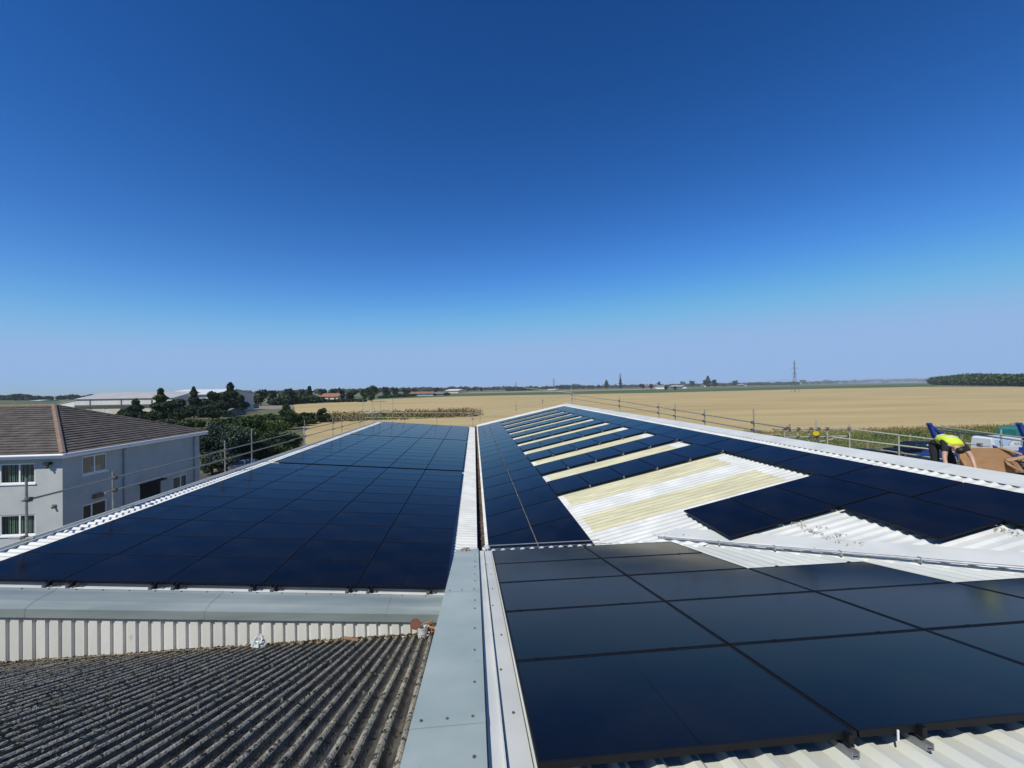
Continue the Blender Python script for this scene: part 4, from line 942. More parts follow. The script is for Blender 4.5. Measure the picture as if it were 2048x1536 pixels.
# =================================================================== LOOSE THINGS ON THE ROOFS
def on_lt(x, y): return LTp(x, y, .05)
bp_ = on_lt(-.98, 7.28)
BK = thing('bucket', 'white plastic bucket standing on the mossy roof against the cladding', 'bucket', bp_)
b = MB(); r1, r2, h = .072, .085, .19; x, y, z = bp_
z -= .02
b.tube((x, y, z), (x, y, z+h), r1, 24, r2=r2, caps=False).tube((x, y, z+h), (x, y, z+.015), r2-.005, 24, r2=r1-.006, caps=False).tube((x, y, z), (x, y, z+.01), r1, 24).tube((x, y, z+h-.02), (x, y, z+h-.008), r2+.006, 24, caps=True if False else False)
b.build('tub', MT['bucket'], BK, smooth=True)
b = MB(); P = [Vector((x+cos(a)*r2*1.05, y-.03-abs(sin(a))*.06, z+h-.01-abs(sin(a))*.09)) for a in [i*pi/10 for i in range(11)]]
for a, c in zip(P[:-1], P[1:]): b.tube(a, c, .004, 5)
b.build('handle', MT['galv'], BK)
def disc(name, c, r, th, nrm, m, seg=24):
    q = Vector(nrm).normalized(); c = Vector(c); return MB().tube(c-q*th/2, c+q*th/2, r, seg)
o = disc('lid', (x-.115, y-.01, z+h+.05), .09, .016, (.45, -.55, .7), 0).build('round_lid', MT['lid']); tag(o, 'red brown round lid leaning on the left rim of the white bucket', 'lid')
t = thing('broken_ridge_piece', 'orange brown broken dome shaped piece leaning behind the white bucket', 'debris', (x+.12, y, z))
b = MB(); rows = []
for i in range(7):
    th = i/6*pi*.5; ring = []
    for j in range(13):
        ph = -.3+j/12*pi*1.05; ring.append((x+.12+.11*cos(ph)*cos(th)*1.0, y-.0+.05*sin(ph), z+.06+.16*sin(th)*(.75+.25*sin(ph*2))))
    rows.append(ring)
for i in range(6):
    for j in range(12): b.add([rows[i][j], rows[i][j+1], rows[i+1][j+1], rows[i+1][j]], [(0, 1, 2, 3)])
b.build('dome', MT['orange'], t, smooth=True)
b = MB(); b.hexa([(x-.02, y-.02, z+h+.02), (x+.18, y-.05, z+h+.07), (x+.18, y-.03, z+h+.08), (x-.02, y, z+h+.03), (x-.02, y-.02, z+h+.035), (x+.17, y-.05, z+h+.105), (x+.17, y-.03, z+h+.11), (x-.02, y, z+h+.045)]); b.build('rim', MT['wood'], t)
# crumpled bag
p = Vector(on_lt(-3.72, 7.40)); b = MB(); n1, n2 = 12, 20; vs_ = []
rg = np.random.default_rng(3)
for i in range(n1+1):
    th = i/n1*pi
    for j in range(n2):
        ph = j/n2*2*pi; k = 1+.35*rg.uniform(-1, 1)*(1 if 0 < i < n1 else 0)
        vs_.append((p.x+.10*sin(th)*cos(ph)*k, p.y-.03+.06*sin(th)*sin(ph)*k, p.z+.07+.10*cos(th)*(k*.8+.2)*(1.35 if i < 4 and j < 8 else 1)))
b.add(vs_, [(i*n2+j, i*n2+(j+1) % n2, (i+1)*n2+(j+1) % n2, (i+1)*n2+j) for i in range(n1) for j in range(n2)])
o = b.build('plastic_bag', MT['bag']); tag(o, 'crumpled white plastic bag lying against the ribbed cladding', 'bag')
p = Vector(on_lt(-2.2, 7.42)); b = MB(); b.tube(p+Vector((-.13, .02, .03)), p+Vector((.12, -.03, .0)), .028, 10, r2=.024); o = b.build('wood_offcut', MT['wood']); tag(o, 'short brown timber offcut at the foot of the cladding near the bucket', 'offcut')
p = Vector(on_lt(-.35-1.2, 7.5)); b = MB()
Q = [Vector(on_lt(-1.25-i*.08, 7.5+.02*sin(i))) for i in range(8)]
for a, c in zip(Q[:-1], Q[1:]): b.tube(a, c, .008, 6)
o = b.build('cable', MT['rub']); tag(o, 'black cable lying along the top edge of the mossy roof', 'cable')
Q = [Vector(on_lt(-3.9-i*.2, 7.40+.035*sin(i*1.3)))+Vector((0, 0, .025)) for i in range(18)]; b = MB()
for a, c in zip(Q[:-1], Q[1:]): b.tube(a, c, .005, 5)
o = b.build('rope', MT['rag']); tag(o, 'thin pale string lying where the mossy roof meets the cladding', 'string')
def lump(name, c, r, m, label, cat, seed, n1=8, n2=14):
    rg = np.random.default_rng(seed); b = MB(); v = []
    for i in range(n1+1):
        th = i/n1*pi
        for j in range(n2):
            ph = j/n2*2*pi; k = 1+.4*rg.uniform(-1, 1)*(1 if 0 < i < n1 else 0); v.append((c[0]+r[0]*sin(th)*cos(ph)*k, c[1]+r[1]*sin(th)*sin(ph)*k, c[2]+r[2]*cos(th)*k))
    b.add(v, [(i*n2+j, i*n2+(j+1) % n2, (i+1)*n2+(j+1) % n2, (i+1)*n2+j) for i in range(n1) for j in range(n2)]); o = b.build(name, m); return tag(o, label, cat)
lump('rag', (-.22, 8.25, ZN(8.25)-.06), (.085, .06, .035), MT['rag'], 'dirty rag left on the far end of the pale blue capping', 'rag', 5)
lump('mortar_lump', (.19, 8.38, ZN(8.38)-.08), (.07, .07, .045), MT['bag'], 'pale lump of sealant at the end of the white flange', 'debris', 9)
b = MB(); p = Vector((2.33, 1.62, ZN(1.62)-.11)); b.tube(p, p+Vector((0, -.004, .02)), .02, 12); 
o = b.build('washer_cap', MT['flash_white']); tag(o, 'small white screw cap on the sheets below the near panels', 'cap')
b = MB(); p = Vector((.33, 1.95, -1.9)); pr_ = (2.24, 2.04, ZN(2.04)-.02); b.box(pr_[0], pr_[0]+.008, pr_[1]-.012, pr_[1]-.006, pr_[2]-.04, pr_[2]+.015); o = b.build('cable_clip', MT['upvc']); tag(o, 'tiny white clip on the black edge of the nearest panels', 'clip')

# =================================================================== FAR BUILDINGS
WH = thing('white_warehouse', 'long pale grey warehouse with white doors behind the tiled house roof', 'warehouse', (-120, 165, GZ))
# local frame: origin at the near left eave corner, u to the right, v going away
o0 = gr(150, 834); rr = .10
U = Vector((cos(rr), -sin(rr), 0)); V = Vector((sin(rr), cos(rr), 0))
def wp(u, v, z): return o0+U*u+V*v+Vector((0, 0, z))
he, hr, LW, DW = 7.0, 9.4, 39, 22
b = MB(); b.quad(wp(0, 0, 4.6), wp(LW, 0, 4.6), wp(LW, 0, he), wp(0, 0, he)); b.quad(wp(0, .3, 0), wp(LW, .3, 0), wp(LW, .3, 4.6), wp(0, .3, 4.6))
b.add([wp(0, 0, 0), wp(0, DW, 0), wp(0, DW, he), wp(0, DW/2, hr), wp(0, 0, he)], [(0, 1, 2, 3, 4)]); b.add([wp(LW, 0, 0), wp(LW, 0, he), wp(LW, DW/2, hr), wp(LW, DW, he), wp(LW, DW, 0)], [(0, 1, 2, 3, 4)]); b.quad(wp(0, DW, 0), wp(LW, DW, 0), wp(LW, DW, he), wp(0, DW, he))
b.build('wall', MT['ware_wall'], WH)
b = MB(); b.quad(wp(-.3, -.4, he-.05), wp(LW+.3, -.4, he-.05), wp(LW+.3, DW/2, hr+.05), wp(-.3, DW/2, hr+.05)).quad(wp(-.3, DW/2, hr+.05), wp(LW+.3, DW/2, hr+.05), wp(LW+.3, DW+.4, he-.05), wp(-.3, DW+.4, he-.05)); b.build('roof', MT['ware_roof'], WH)
b = MB(); b.hexa([wp(0, -.35, he-.25), wp(LW, -.35, he-.25), wp(LW, -.05, he-.25), wp(0, -.05, he-.25), wp(0, -.35, he-.02), wp(LW, -.35, he-.02), wp(LW, -.05, he-.02), wp(0, -.05, he-.02)]); b.build('eaves_gutter', MT['coupler'], WH)
b = MB(); b.hexa([wp(0, -.5, 4.0), wp(LW, -.5, 4.0), wp(LW, .3, 4.0), wp(0, .3, 4.0), wp(0, -.5, 4.3), wp(LW, -.5, 4.3), wp(LW, .3, 4.3), wp(0, .3, 4.3)]); b.build('canopy', MT['coupler'], WH)
for i in range(6):
    u = .8+i*6.0; b = MB(); b.hexa([wp(u, .2, 0), wp(u+4.9, .2, 0), wp(u+4.9, .28, 0), wp(u, .28, 0), wp(u, .2, 3.9), wp(u+4.9, .2, 3.9), wp(u+4.9, .28, 3.9), wp(u, .28, 3.9)]); b.build('door', MT['cream'], WH)
for u in (6.1, 18.5, 30.5):
    b = MB(); b.tube(wp(u, -.2, 0), wp(u, -.2, he-.2), .12, 6); b.build('downpipe', MT['coupler'], WH)
AN = thing('lean_to_annex', 'low white sloping annexe on the left end of the pale warehouse', 'annexe', tuple(wp(-6, 8, 0)))
b = MB(); b.hexa([wp(-9, 0, 0), wp(-.1, 0, 0), wp(-.1, DW, 0), wp(-9, DW, 0), wp(-9, 0, 4.6), wp(-.1, 0, 6.3), wp(-.1, DW, 6.3), wp(-9, DW, 4.6)]); b.build('wall', MT['white_wall'], AN)
b = MB(); b.hexa([wp(-9.3, -.2, 4.65), wp(-.1, -.2, 6.35), wp(-.1, DW, 6.35), wp(-9.3, DW, 4.65), wp(-9.3, -.2, 4.75), wp(-.1, -.2, 6.45), wp(-.1, DW, 6.45), wp(-9.3, DW, 4.75)]); b.build('roof', MT['ware_white'], AN)
def gable_house(label, name, cat, px0, px1, base, eave, ridge, dep, mw, mr, rot=0.0, chim=False, wins=0, group=None):
    a = gr(px0, base); c = gr(px1, base); d = (a).dot(fw)
    L = (c-a).length; he = (base-eave)/FPX*d; hr = (base-ridge)/FPX*d
    t = thing(name, label, cat, tuple((a+c)/2)); tag(t, None, None, group)
    ang = atan2((c-a).y, (c-a).x)+rot; u = Vector((cos(ang), sin(ang), 0)); v = Vector((-sin(ang), cos(ang), 0)); M_ = (a+c)/2
    q = lambda x, y, z: M_+u*x+v*y+Vector((0, 0, z))
    h = L/2; b = MB()
    b.quad(q(-h, 0, 0), q(h, 0, 0), q(h, 0, he), q(-h, 0, he)).quad(q(-h, dep, 0), q(h, dep, 0), q(h, dep, he), q(-h, dep, he))
    for x in (-h, h): b.add([q(x, 0, 0), q(x, dep, 0), q(x, dep, he), q(x, dep/2, hr), q(x, 0, he)], [(0, 1, 2, 3, 4)])
    b.build('wall', MT[mw], t)
    e = .04*L; b = MB(); b.hexa([q(-h-e, -e, he-.05), q(h+e, -e, he-.05), q(h+e, dep/2, hr), q(-h-e, dep/2, hr), q(-h-e, -e, he+.2), q(h+e, -e, he+.2), q(h+e, dep/2, hr+.25), q(-h-e, dep/2, hr+.25)])
    b.hexa([q(-h-e, dep/2, hr), q(h+e, dep/2, hr), q(h+e, dep+e, he-.05), q(-h-e, dep+e, he-.05), q(-h-e, dep/2, hr+.25), q(h+e, dep/2, hr+.25), q(h+e, dep+e, he+.2), q(-h-e, dep+e, he+.2)]); R_ = b.build('roof', MT[mr], t)
    if chim: b = MB(); P = q(h*.5, dep/2, hr-.3); b.box(P.x-.5, P.x+.5, P.y-.5, P.y+.5, P.z, P.z+1.7); b.build('chimney', MT['brick_red'], R_)
    for i in range(wins):
        x = -h+L*(i+.5)/wins; b = MB(); s = min(1.0, L*.06); b.hexa([q(x-s, -.06, he*.35), q(x+s, -.06, he*.35), q(x+s, -.01, he*.35), q(x-s, -.01, he*.35), q(x-s, -.06, he*.75), q(x+s, -.06, he*.75), q(x+s, -.01, he*.75), q(x-s, -.01, he*.75)]); b.build('window', MT['carglass'], t)
    return t
gable_house('white roofed second warehouse rising above the conifers', 'far_warehouse', 'warehouse', 334, 412, 828, 790, 780.5, 30, 'ware_wall', 'ware_white', rot=.3)
gable_house('red roofed house in front of dark trees at the field edge', 'far_house', 'house', 641, 676, 801.5, 793.5, 787.5, 9, 'cream', 'brick_red', chim=True, wins=3)
gable_house('white walled house with brown roof beside the wheat field', 'far_house', 'house', 831, 858, 791.5, 787.5, 783.8, 14, 'white_wall', 'brick_red', rot=.9, wins=2)
gable_house('long grey roofed barn beside the white walled house', 'far_barn', 'barn', 861, 887, 790.8, 787.5, 785, 12, 'slate', 'slate')
gable_house('low white roofed building among trees on the skyline left of the shed ridge', 'far_building', 'building', 892, 916, 786.0, 781.5, 778.8, 20, 'cream', 'ware_white', wins=3)
gable_house('two pale sheds on the skyline above the far scaffold corner', 'far_building', 'building', 1094, 1110, 781.6, 779.4, 778.2, 20, 'white_wall', 'ware_white')
gable_house('white gabled house left of the cluster of far rooftops', 'far_house', 'house', 1317, 1325, 778.0, 774.0, 770.6, 16, 'white_wall', 'slate', rot=.7)
gable_house('long white house with pale roof right of the far rooftops', 'far_house', 'house', 1341, 1364, 777.0, 773.2, 770.8, 14, 'white_wall', 'ware_roof', wins=4)
gable_house('red roofed far house between small round trees', 'far_house', 'house', 1291, 1308, 777.5, 773, 769.6, 12, 'cream', 'brick_red', chim=True)
gable_house('small white cottage left of the tall dark field tree', 'far_house', 'house', 1401, 1408, 773.4, 771.4, 769.5, 14, 'white_wall', 'slate')
gable_house('small white building right of the single round tree', 'far_house', 'house', 1476, 1488, 772.0, 769.6, 768.0, 16, 'white_wall', 'ware_roof')
gable_house('pale long glasshouse below the far wood', 'far_building', 'building', 1626, 1657, 767.4, 765.6, 764.6, 20, 'white_wall', 'ware_white')
gable_house('tiny white farmhouse on the right skyline', 'far_house', 'house', 1771, 1777, 765.4, 763, 761.6, 16, 'white_wall', 'slate')
gable_house('white farm sheds on the right skyline near the wood', 'far_building', 'building', 1793, 1811, 763.9, 761.4, 760.2, 24, 'white_wall', 'ware_white')
gable_house('grey sheet roofed low store below the conifers', 'store_building', 'shed', 386, 438, 834, 829, 820, 12, 'slate', 'slate', rot=.1)
gable_house('grey lorry container standing at the bend of the lane', 'container', 'container', 483, 501, 817.5, 810.2, 808.6, 5, 'slate', 'board')
gable_house('tiny white house on the left skyline', 'far_house', 'house', 131, 138, 799, 796.6, 795.2, 12, 'white_wall', 'slate')
gable_house('row of pale glasshouses on the left skyline', 'far_building', 'building', 64, 84, 803.4, 801.2, 800.4, 16, 'white_wall', 'ware_white')

# posts and poles in the middle distance
for i, (px, tp, bs, lab) in enumerate(((342, 802, 836, 'pale lamp post in front of the conifers, nearest the warehouse'), (381, 791, 829, 'tallest pale lamp post with cross arm, in front of the conifers'), (432, 797, 822, 'thin pale post among the conifers right of the cross arm post'),
                                  (305, 800, 840, 'dark post at the right end of the warehouse wall'), (516, 789, 813, 'wooden pole where the lane bends'), (500, 789, 816, 'broad pale column beside the container'))):
    g = gr(px, bs); d = g.dot(fw); h = (bs-tp)/FPX*d; t = thing('lamp_post', lab, 'post', tuple(g))
    b = MB(); b.tube((0, 0, 0), (0, 0, h), .16 if i != 5 else .35, 8, r2=.11 if i != 5 else .35); b.build('column', MT['scaf_pale'] if i not in (3, 4) else MT['bark'], t, local=True)
    b = MB(); b.box(-1.2 if i == 1 else -.3, 1.6 if i == 1 else .8, -.1, .1, h, h+.15); b.build('lamp_head', MT['scaf_pale'], t, local=True)

# pylons
def pylon(px, top, base, label, group='electricity pylons on the horizon'):
    g = gr(px, base); d = g.dot(fw); h = (base-top)/FPX*d; t = thing('electricity_pylon', label, 'pylon', tuple(g), group)
    k = h/34; r = .11*k*max(1, d/500)**.7; b = MB(); lv = [0, 8, 14, 19, 23, 26, 29, 32, 34]; hw = lambda z: (2.9-(2.3*min(z, 19)/19)) if z < 19 else .6-.45*(z-19)/15
    for z0, z1 in zip(lv[:-1], lv[1:]):
        for i in range(4):
            c0 = [(-1, -1), (1, -1), (1, 1), (-1, 1)][i]; c1 = [(-1, -1), (1, -1), (1, 1), (-1, 1)][(i+1) % 4]
            a0, a1 = hw(z0)*k, hw(z1)*k
            b.tube((c0[0]*a0, c0[1]*a0, z0*k), (c0[0]*a1, c0[1]*a1, z1*k), r, 4, caps=False)
            b.tube((c0[0]*a0, c0[1]*a0, z0*k), (c1[0]*a1, c1[1]*a1, z1*k), r*.6, 4, caps=False); b.tube((c1[0]*a0, c1[1]*a0, z0*k), (c0[0]*a1, c0[1]*a1, z1*k), r*.6, 4, caps=False)
    b.build('lattice_tower', MT['steel_far'], t, local=True)
    for z, w_ in ((20, 3.6), (25.5, 5.0), (30.5, 3.4)):
        b = MB(); z *= k; w_ *= k
        for s in (-1, 1): b.tube((0, 0, z+.9*k), (s*w_, 0, z), r*.8, 4).tube((0, 0, z-.3*k), (s*w_, 0, z), r*.8, 4).tube((s*w_*.95, 0, z), (s*w_*.95, 0, z-1.6*k), r*.7, 4)
        b.build('cross_arm', MT['steel_far'], t, local=True)
    t.rotation_euler = (0, 0, .25)
    return t
pylon(1590, 721, 784, 'tall electricity pylon standing in the wheat field on the right')
pylon(1241, 746.5, 777.2, 'distant pylon rising behind the pointed dark tree'); pylon(1108, 756, 780, 'faint pylon on the skyline above the shed ridge'); pylon(1031.5, 763.5, 781.5, 'smaller faint pylon left of the shed ridge on the skyline')

# =================================================================== TREES NEAR THE HOUSE
def T(px, base, top, wpx, kind, m, n, ls, name, label, group=None, cat='tree'):
    g = gr(px, base); d = g.dot(fw); return tree(name, label, cat, tuple(g), (base-top)/FPX*d, wpx/FPX*d, kind, n, MT[m], ls, group)
gG = 'trees behind the left roof'
T(452, 945, 836, 125, 'bush', 'lf_grey', 15000, .19, 'silver_leaved_tree', 'grey green tree nearest the far corner of the rendered house', gG)
T(424, 948, 843, 78, 'bush', 'lf_grey', 9000, .17, 'silver_leaved_tree', 'dark grey green tree tucked against the far corner of the rendered house', gG)
T(478, 940, 846, 120, 'bush', 'lf_mid', 12000, .19, 'broadleaf_tree', 'dark tree filling the gap above the left eave, between its neighbours', gG)
T(500, 925, 829, 140, 'bush', 'lf_mid', 14000, .22, 'broadleaf_tree', 'mid green bushy tree in the middle of the clump behind the left eave', gG)
T(556, 918, 832, 118, 'bush', 'lf_bright', 13000, .20, 'broadleaf_tree', 'brighter green tree at the right end of the clump, against the wheat', gG)
T(520, 930, 858, 120, 'bush', 'lf_mid', 11000, .17, 'broadleaf_shrub', 'low broad shrub right behind the silver car', gG)
T(573, 860, 806, 34, 'column', 'lf_mid', 7000, .24, 'broadleaf_tree', 'narrow upright tree left of the dark hedge by the wheat', gG)
T(595, 853, 826, 60, 'bush', 'lf_mid', 7000, .3, 'broadleaf_shrub', 'shrub between the narrow tree and the clipped dark hedge', gG)
T(643, 845, 815, 38, 'bush', 'lf_dark', 7000, .3, 'hedge_bush', 'dark clipped bush ending the hedge beside the wheat field', gG)
T(618, 848, 822, 40, 'bush', 'lf_dark', 6000, .3, 'hedge_bush', 'dark hedge bush left of the clipped end bush', gG)
gC = 'conifers in front of the warehouse'
T(272, 846, 797, 42, 'conifer', 'lf_dark', 6000, .5, 'conifer_tree', 'conifer in front of the warehouse doors, leftmost of the row', gC)
T(252, 846, 816, 36, 'bush', 'lf_dark', 4000, .5, 'conifer_tree', 'low dark conifer below the warehouse wall', gC)
T(322, 842, 776, 46, 'conifer', 'lf_mid', 8000, .55, 'conifer_tree', 'tall feathery tree hiding the right end of the warehouse', gC)
T(350, 842, 795, 50, 'bush', 'lf_dark', 6000, .55, 'conifer_tree', 'dark broad tree below the white roofed warehouse', gC)
T(388, 836, 773, 32, 'conifer', 'lf_dark', 6000, .6, 'conifer_tree', 'slim conifer beside the cross arm lamp post', gC)
T(405, 834, 792, 44, 'bush', 'lf_dark', 5000, .6, 'conifer_tree', 'dark rounded tree between the slim and the tallest conifer', gC)
T(430, 830, 780, 40, 'bush', 'lf_dark', 6000, .6, 'conifer_tree', 'dark shaggy tree left of the tallest conifer', gC)
T(232, 852, 824, 46, 'bush', 'lf_dark', 4000, .5, 'conifer_tree', 'dark shrub at the left foot of the warehouse doors', gC)
T(298, 850, 818, 52, 'bush', 'lf_dark', 5000, .5, 'broadleaf_tree', 'dark bush between the leftmost conifer and the tall feathery tree', gC)
T(368, 846, 810, 52, 'bush', 'lf_dark', 5000, .5, 'broadleaf_tree', 'dark bush at the foot of the slim conifer', gC)
T(418, 840, 808, 56, 'bush', 'lf_dark', 5000, .55, 'broadleaf_tree', 'dark bush hiding the trunk of the shaggy tree', gC)
T(447, 834, 800, 50, 'bush', 'lf_dark', 5000, .55, 'broadleaf_tree', 'dark bush at the foot of the tallest conifer', gC)
T(461, 828, 764, 46, 'conifer', 'lf_dark', 9000, .6, 'conifer_tree', 'tallest pointed conifer standing on the skyline', gC)
T(480, 824, 788, 40, 'bush', 'lf_dark', 5000, .6, 'conifer_tree', 'dark tree right of the tallest conifer, above the container', gC)
# far trees: (px, top, base, width px, kind)
ft = [(522, 777, 811, 40, 'round', 'broad dark tree behind the lane bend pole'), (548, 779, 810, 34, 'round', 'dark tree second right of the lane bend pole'), (575, 776, 809, 44, 'round', 'wide dark tree midway between container and red roofed house'),
      (602, 777, 806, 30, 'round', 'rounded tree left of the small pointed one'), (619, 773, 805, 24, 'conifer', 'small pointed tree left of the red roofed house'), (645, 776, 798, 22, 'round', 'tree behind the left gable of the red roofed house'), (666, 776, 798, 26, 'round', 'tree behind the right gable of the red roofed house'),
      (682, 776, 803, 20, 'round', 'tree right beside the red roofed house'), (706, 780, 803, 40, 'round', 'wide low tree between the red roofed house and the big field tree'), (727, 779, 802, 22, 'round', 'small tree touching the left side of the big field tree'),
      (744, 769, 804, 36, 'round', 'big olive green tree at the corner of the wheat field'), (773, 772.5, 794, 24, 'round', 'first dark tree right of the big field tree'), (789, 773, 794, 20, 'round', 'second dark tree right of the big field tree'),
      (811, 777, 793, 26, 'round', 'low dark tree left of the white walled house'), (829, 777, 791, 14, 'round', 'narrow tree directly behind the white walled house'), (873, 774, 786, 17, 'round', 'round tree behind the grey barn'), (891, 784.5, 791.5, 14, 'bush', 'small dark bush right of the grey barn'),
      (907, 772, 781, 14, 'round', 'tree behind the low white roofed building'), (924, 774, 783.5, 12, 'round', 'first small tree right of the low white roofed building'), (936, 776, 783.5, 9, 'round', 'second small tree right of the low white roofed building'), (949, 773, 783, 9, 'round', 'third small tree right of the low white roofed building'), (962, 774, 783, 13, 'round', 'fourth small tree right of the low white roofed building'),
      (1213, 760.5, 777, 8, 'column', 'dark poplar left of the pointed tree'), (1241, 754, 777.2, 8.5, 'conifer', 'dark sharply pointed tree under the distant pylon'), (1284, 767, 777.5, 13, 'round', 'first low tree right of the pointed tree'), (1302, 767, 778.5, 11, 'round', 'tree in front of the red roofed far house'), (1319, 762.5, 776, 12, 'round', 'tree behind the white gabled house'),
      (1332, 769, 780, 14, 'bush', 'dark tree right of the white gabled house'), (1350, 772, 780.5, 9, 'round', 'small dark tree in front of the long white house'), (1365, 762, 773, 13, 'round', 'rounded tree above the right end of the long white house'), (1383.5, 760.5, 774, 14, 'round', 'rounded tree standing alone left of the small white cottage'),
      (1416, 752.5, 772, 9, 'column', 'narrow tree top rising from the dark field tree pair'), (1413, 759, 774.5, 22, 'round', 'left half of the dark field tree pair'), (1430, 758.5, 774.5, 20, 'round', 'right half of the dark field tree pair'), (1470.5, 760, 772.5, 13, 'round', 'single round tree left of the small white building'),
      (1448, 767, 773, 14, 'bush', 'low bush between the tree pair and the single round tree'), (1500, 766, 771.5, 18, 'bush', 'low bushes right of the small white building'), (1522, 765, 771, 20, 'bush', 'low bushes left of the dark plantation'), (1645, 755.5, 766, 8, 'round', 'first small tree right of the wheat field pylon'), (1660, 755, 766, 10, 'round', 'second small tree right of the wheat field pylon'), (1676, 754.5, 766, 11, 'round', 'third small tree right of the wheat field pylon'), (1605, 759, 768.5, 16, 'round', 'tree right at the foot of the wheat field pylon')]
for px, tp, bs, wd, kd, lb in ft: far_tree(px, tp, bs, wd, kd, lb, name={'conifer': 'conifer_tree', 'column': 'poplar_tree'}.get(kd, 'broadleaf_tree'))
# far woods that read as one mass
def wood(name, label, pts, tops, n, ls, m='lf_far', depth=25, rough=.35):
    P = []
    A = [gr(*p) for p in pts]; H = [(p[1]-t)/FPX*a.dot(fw) for p, t, a in zip(pts, tops, A)]
    seg = [(A[i+1]-A[i]).length for i in range(len(A)-1)]; tot = sum(seg); k = max(12, int(tot/(max(H)*.9)))
    for j in range(k):
        s = (j+RNG.uniform(0, 1))/k*tot; i = 0
        while i < len(seg)-1 and s > seg[i]: s -= seg[i]; i += 1
        f = min(1, s/seg[i]); c = A[i].lerp(A[i+1], f); h = (H[i]*(1-f)+H[i+1]*f)*RNG.uniform(1-rough, 1.12)
        r = h*RNG.uniform(.6, 1.1); dd = RNG.uniform(0, depth)
        P.append(blob_pts(max(20, n//k), (c.x*(1+dd/c.length), c.y*(1+dd/c.length), GZ+h*.5), (r, r, h*.5), .4))
    P = np.concatenate(P); P[:, 2] = np.maximum(P[:, 2], GZ)
    o = leaf_obj(name, P, RNG.uniform(.6, 1.4, len(P))*ls, MT[m]); return tag(o, label, 'wood', kind='stuff')
wood('woodland', 'dark wood standing at the right end of the wheat field', [(1872, 770), (1900, 770.5), (1960, 771), (2060, 773), (2200, 775)], [753, 750, 748, 747, 748], 26000, 3.2, 'lf_mid', 90, .25)
wood('woodland', 'square dark plantation left of the wheat field pylon', [(1537, 769), (1560, 768.5), (1583, 768)], [760, 757.6, 757.6], 5000, 3.4, depth=40, rough=.08)
wood('woodland', 'dark belt of trees on the skyline above the shed ridge', [(1108, 779), (1150, 778), (1200, 777.3)], [771, 767.5, 769], 7000, 3.0, depth=40)
wood('woodland', 'low dark hedge line left of the shed ridge', [(1014, 782), (1060, 780.5), (1108, 779.5)], [775, 774.5, 773], 6000, 2.6, depth=20, rough=.15)
wood('woodland', 'straight dark hedge above the red roofed house drive', [(590, 806), (640, 804.5), (730, 804)], [800, 799.5, 798], 5000, 1.2, depth=6, rough=.2)
wood('woodland', 'dark hedge along the wheat right of the big field tree', [(758, 797), (800, 794.5), (832, 792.5)], [791, 788, 787.5], 4000, 1.2, depth=8, rough=.2)
wood('hedge_row', 'rough dark hedge across the open ground behind the tiled house', [(250, 860), (330, 858), (400, 856), (470, 849), (560, 840), (600, 838)], [846, 842, 842, 836, 828, 826], 14000, .55, 'lf_mid', 6, .3)
wood('woodland', 'trees behind the low grey store and lane', [(545, 812), (600, 808), (640, 806)], [790, 788, 792], 8000, 1.6, depth=30)
wood('woodland', 'far dark skyline wood at the left edge', [(-80, 803), (30, 801), (70, 801), (110, 800), (180, 798.5)], [789, 788.5, 792, 790, 789], 9000, 4.5, depth=80)
wood('woodland', 'dark belt behind the poplar and pointed tree', [(1200, 776.5), (1260, 775.5), (1280, 775)], [770, 768, 770], 4000, 3.0, depth=40)
wood('woodland', 'continuous faint skyline of far trees left of the sheds', [(180, 797.5), (420, 792), (700, 786.5), (950, 781.5)], [790, 784.5, 777.5, 773.5], 14000, 9, depth=300, rough=.25)
wood('woodland', 'continuous faint skyline of far trees in the middle', [(950, 781.0), (1150, 777.3), (1350, 773.8), (1600, 769.5)], [774.5, 771, 768.3, 763], 15000, 11, depth=400, rough=.3)
wood('woodland', 'continuous faint skyline of far trees on the right', [(1600, 769.0), (1750, 766.0), (1900, 763.0)], [760.5, 757.5, 755], 12000, 9, depth=300, rough=.35)
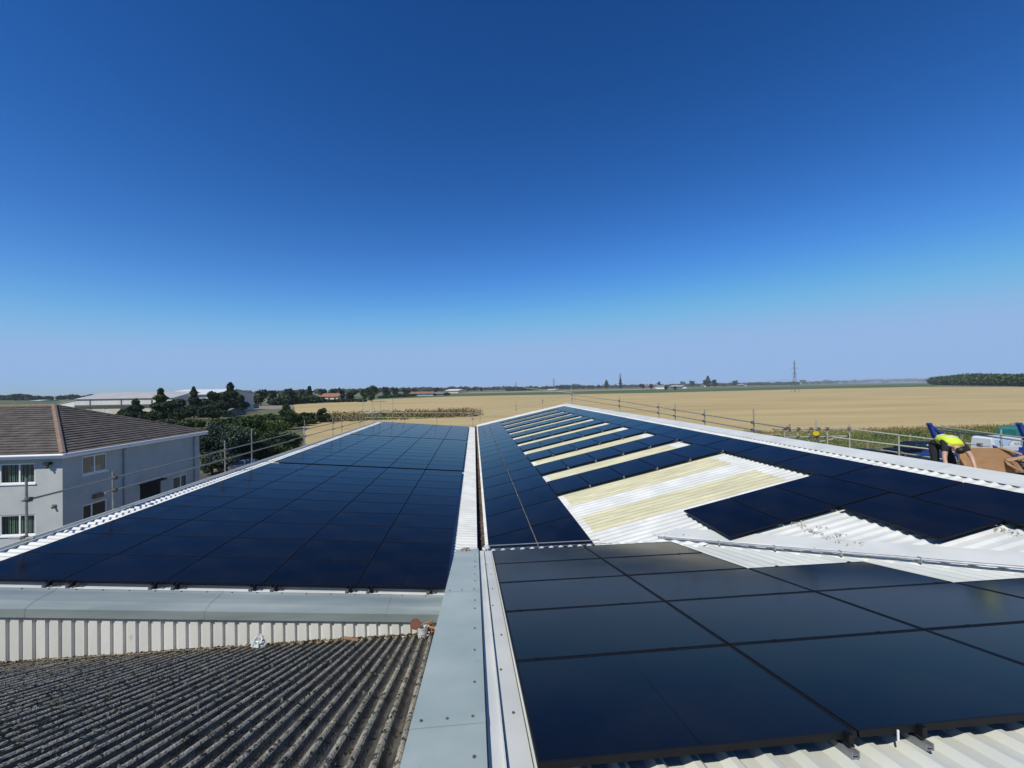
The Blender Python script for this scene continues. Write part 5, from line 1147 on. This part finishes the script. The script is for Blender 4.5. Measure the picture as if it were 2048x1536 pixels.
# scrub, verge weeds
def carpet(name, label, poly_fn, n, hmin, hmax, m, ls, up_=.0):
    P = []
    for _ in range(n):
        x, y = poly_fn(); h = random.uniform(0, 1)**1.4*random.uniform(hmin, hmax); P.append((x, y, GZ+h))
    o = leaf_obj(name, P, RNG.uniform(.5, 1.3, len(P))*ls, MT[m], upright=up_); return tag(o, label, 'vegetation', kind='stuff')
def scrubf():
    t = random.random(); x = -52+t*53; w_ = .5+.5*sin(t*37)*sin(t*91); yc = 126+13*t; return x+random.gauss(0, .6), yc+random.uniform(-11, 15)
def clumped(fn, nclump, rad):
    C = [fn() for _ in range(nclump)]
    def f():
        c = random.choice(C); return c[0]+random.gauss(0, rad), c[1]+random.gauss(0, rad)
    return f
carpet('ditch_scrub', 'band of dry brown scrub crossing the wheat beyond the left roof', clumped(scrubf, 420, .8), 22000, .3, 2.2, 'lf_brown', .42)
carpet('ditch_scrub', 'greener scrub patches in the band beyond the left roof', clumped(lambda: (random.uniform(-54, -14), 128+random.uniform(-8, 10)), 60, 1.0), 5000, .4, 2.4, 'lf_verge', .4)
def verge():
    x = random.uniform(24, 122); y1 = 66.5 if x > 52 else 73; return x, random.uniform(50, y1)
carpet('verge_weeds', 'green weeds and long grass between the yard and the right wheat field', clumped(verge, 1500, .7), 60000, .02, .42, 'lf_verge', .15, .6)
carpet('field_edge_grass', 'tall dry grass fringe along the near edge of the right wheat field', clumped(lambda: (random.uniform(38, 125), random.gauss(67.0, 1.3)), 700, .5), 16000, .05, .75, 'lf_brown', .14, .3)
carpet('bank_shrubs', 'dark green nettles and bushes on the bank behind the vehicles', clumped(lambda: (random.uniform(60, 120), random.gauss(57.5, 3.0)), 140, 1.2), 7000, .05, .8, 'lf_mid', .2, .3)
def wasteg():
    y = random.uniform(55, 118); return random.uniform(-62, -.47*y), y
carpet('rough_weeds', 'rough weeds on the open ground behind the left roof', clumped(wasteg, 500, 1.4), 16000, .05, .9, 'lf_mid', .4)

# =================================================================== AIR
b = MB(); b.box(-4500, 6500, -120, 7500, GZ-1.2, 34)
HZ = b.build('haze', bpy.data.materials.new('haze')); HZ['kind'] = 'stuff'; HZ['label'] = 'thin blue summer haze over the flat fields'
m = HZ.data.materials[0]; m.use_nodes = True; N, L = nodes(m); N.remove(N['Principled BSDF'])
pv = N.new('ShaderNodeVolumePrincipled'); pv.inputs['Color'].default_value = (.78, .86, .95, 1); pv.inputs['Density'].default_value = .000085; pv.inputs['Anisotropy'].default_value = 0
L.new(pv.outputs[0], N['Material Output'].inputs['Volume'])
print('objects', len(bpy.data.objects))
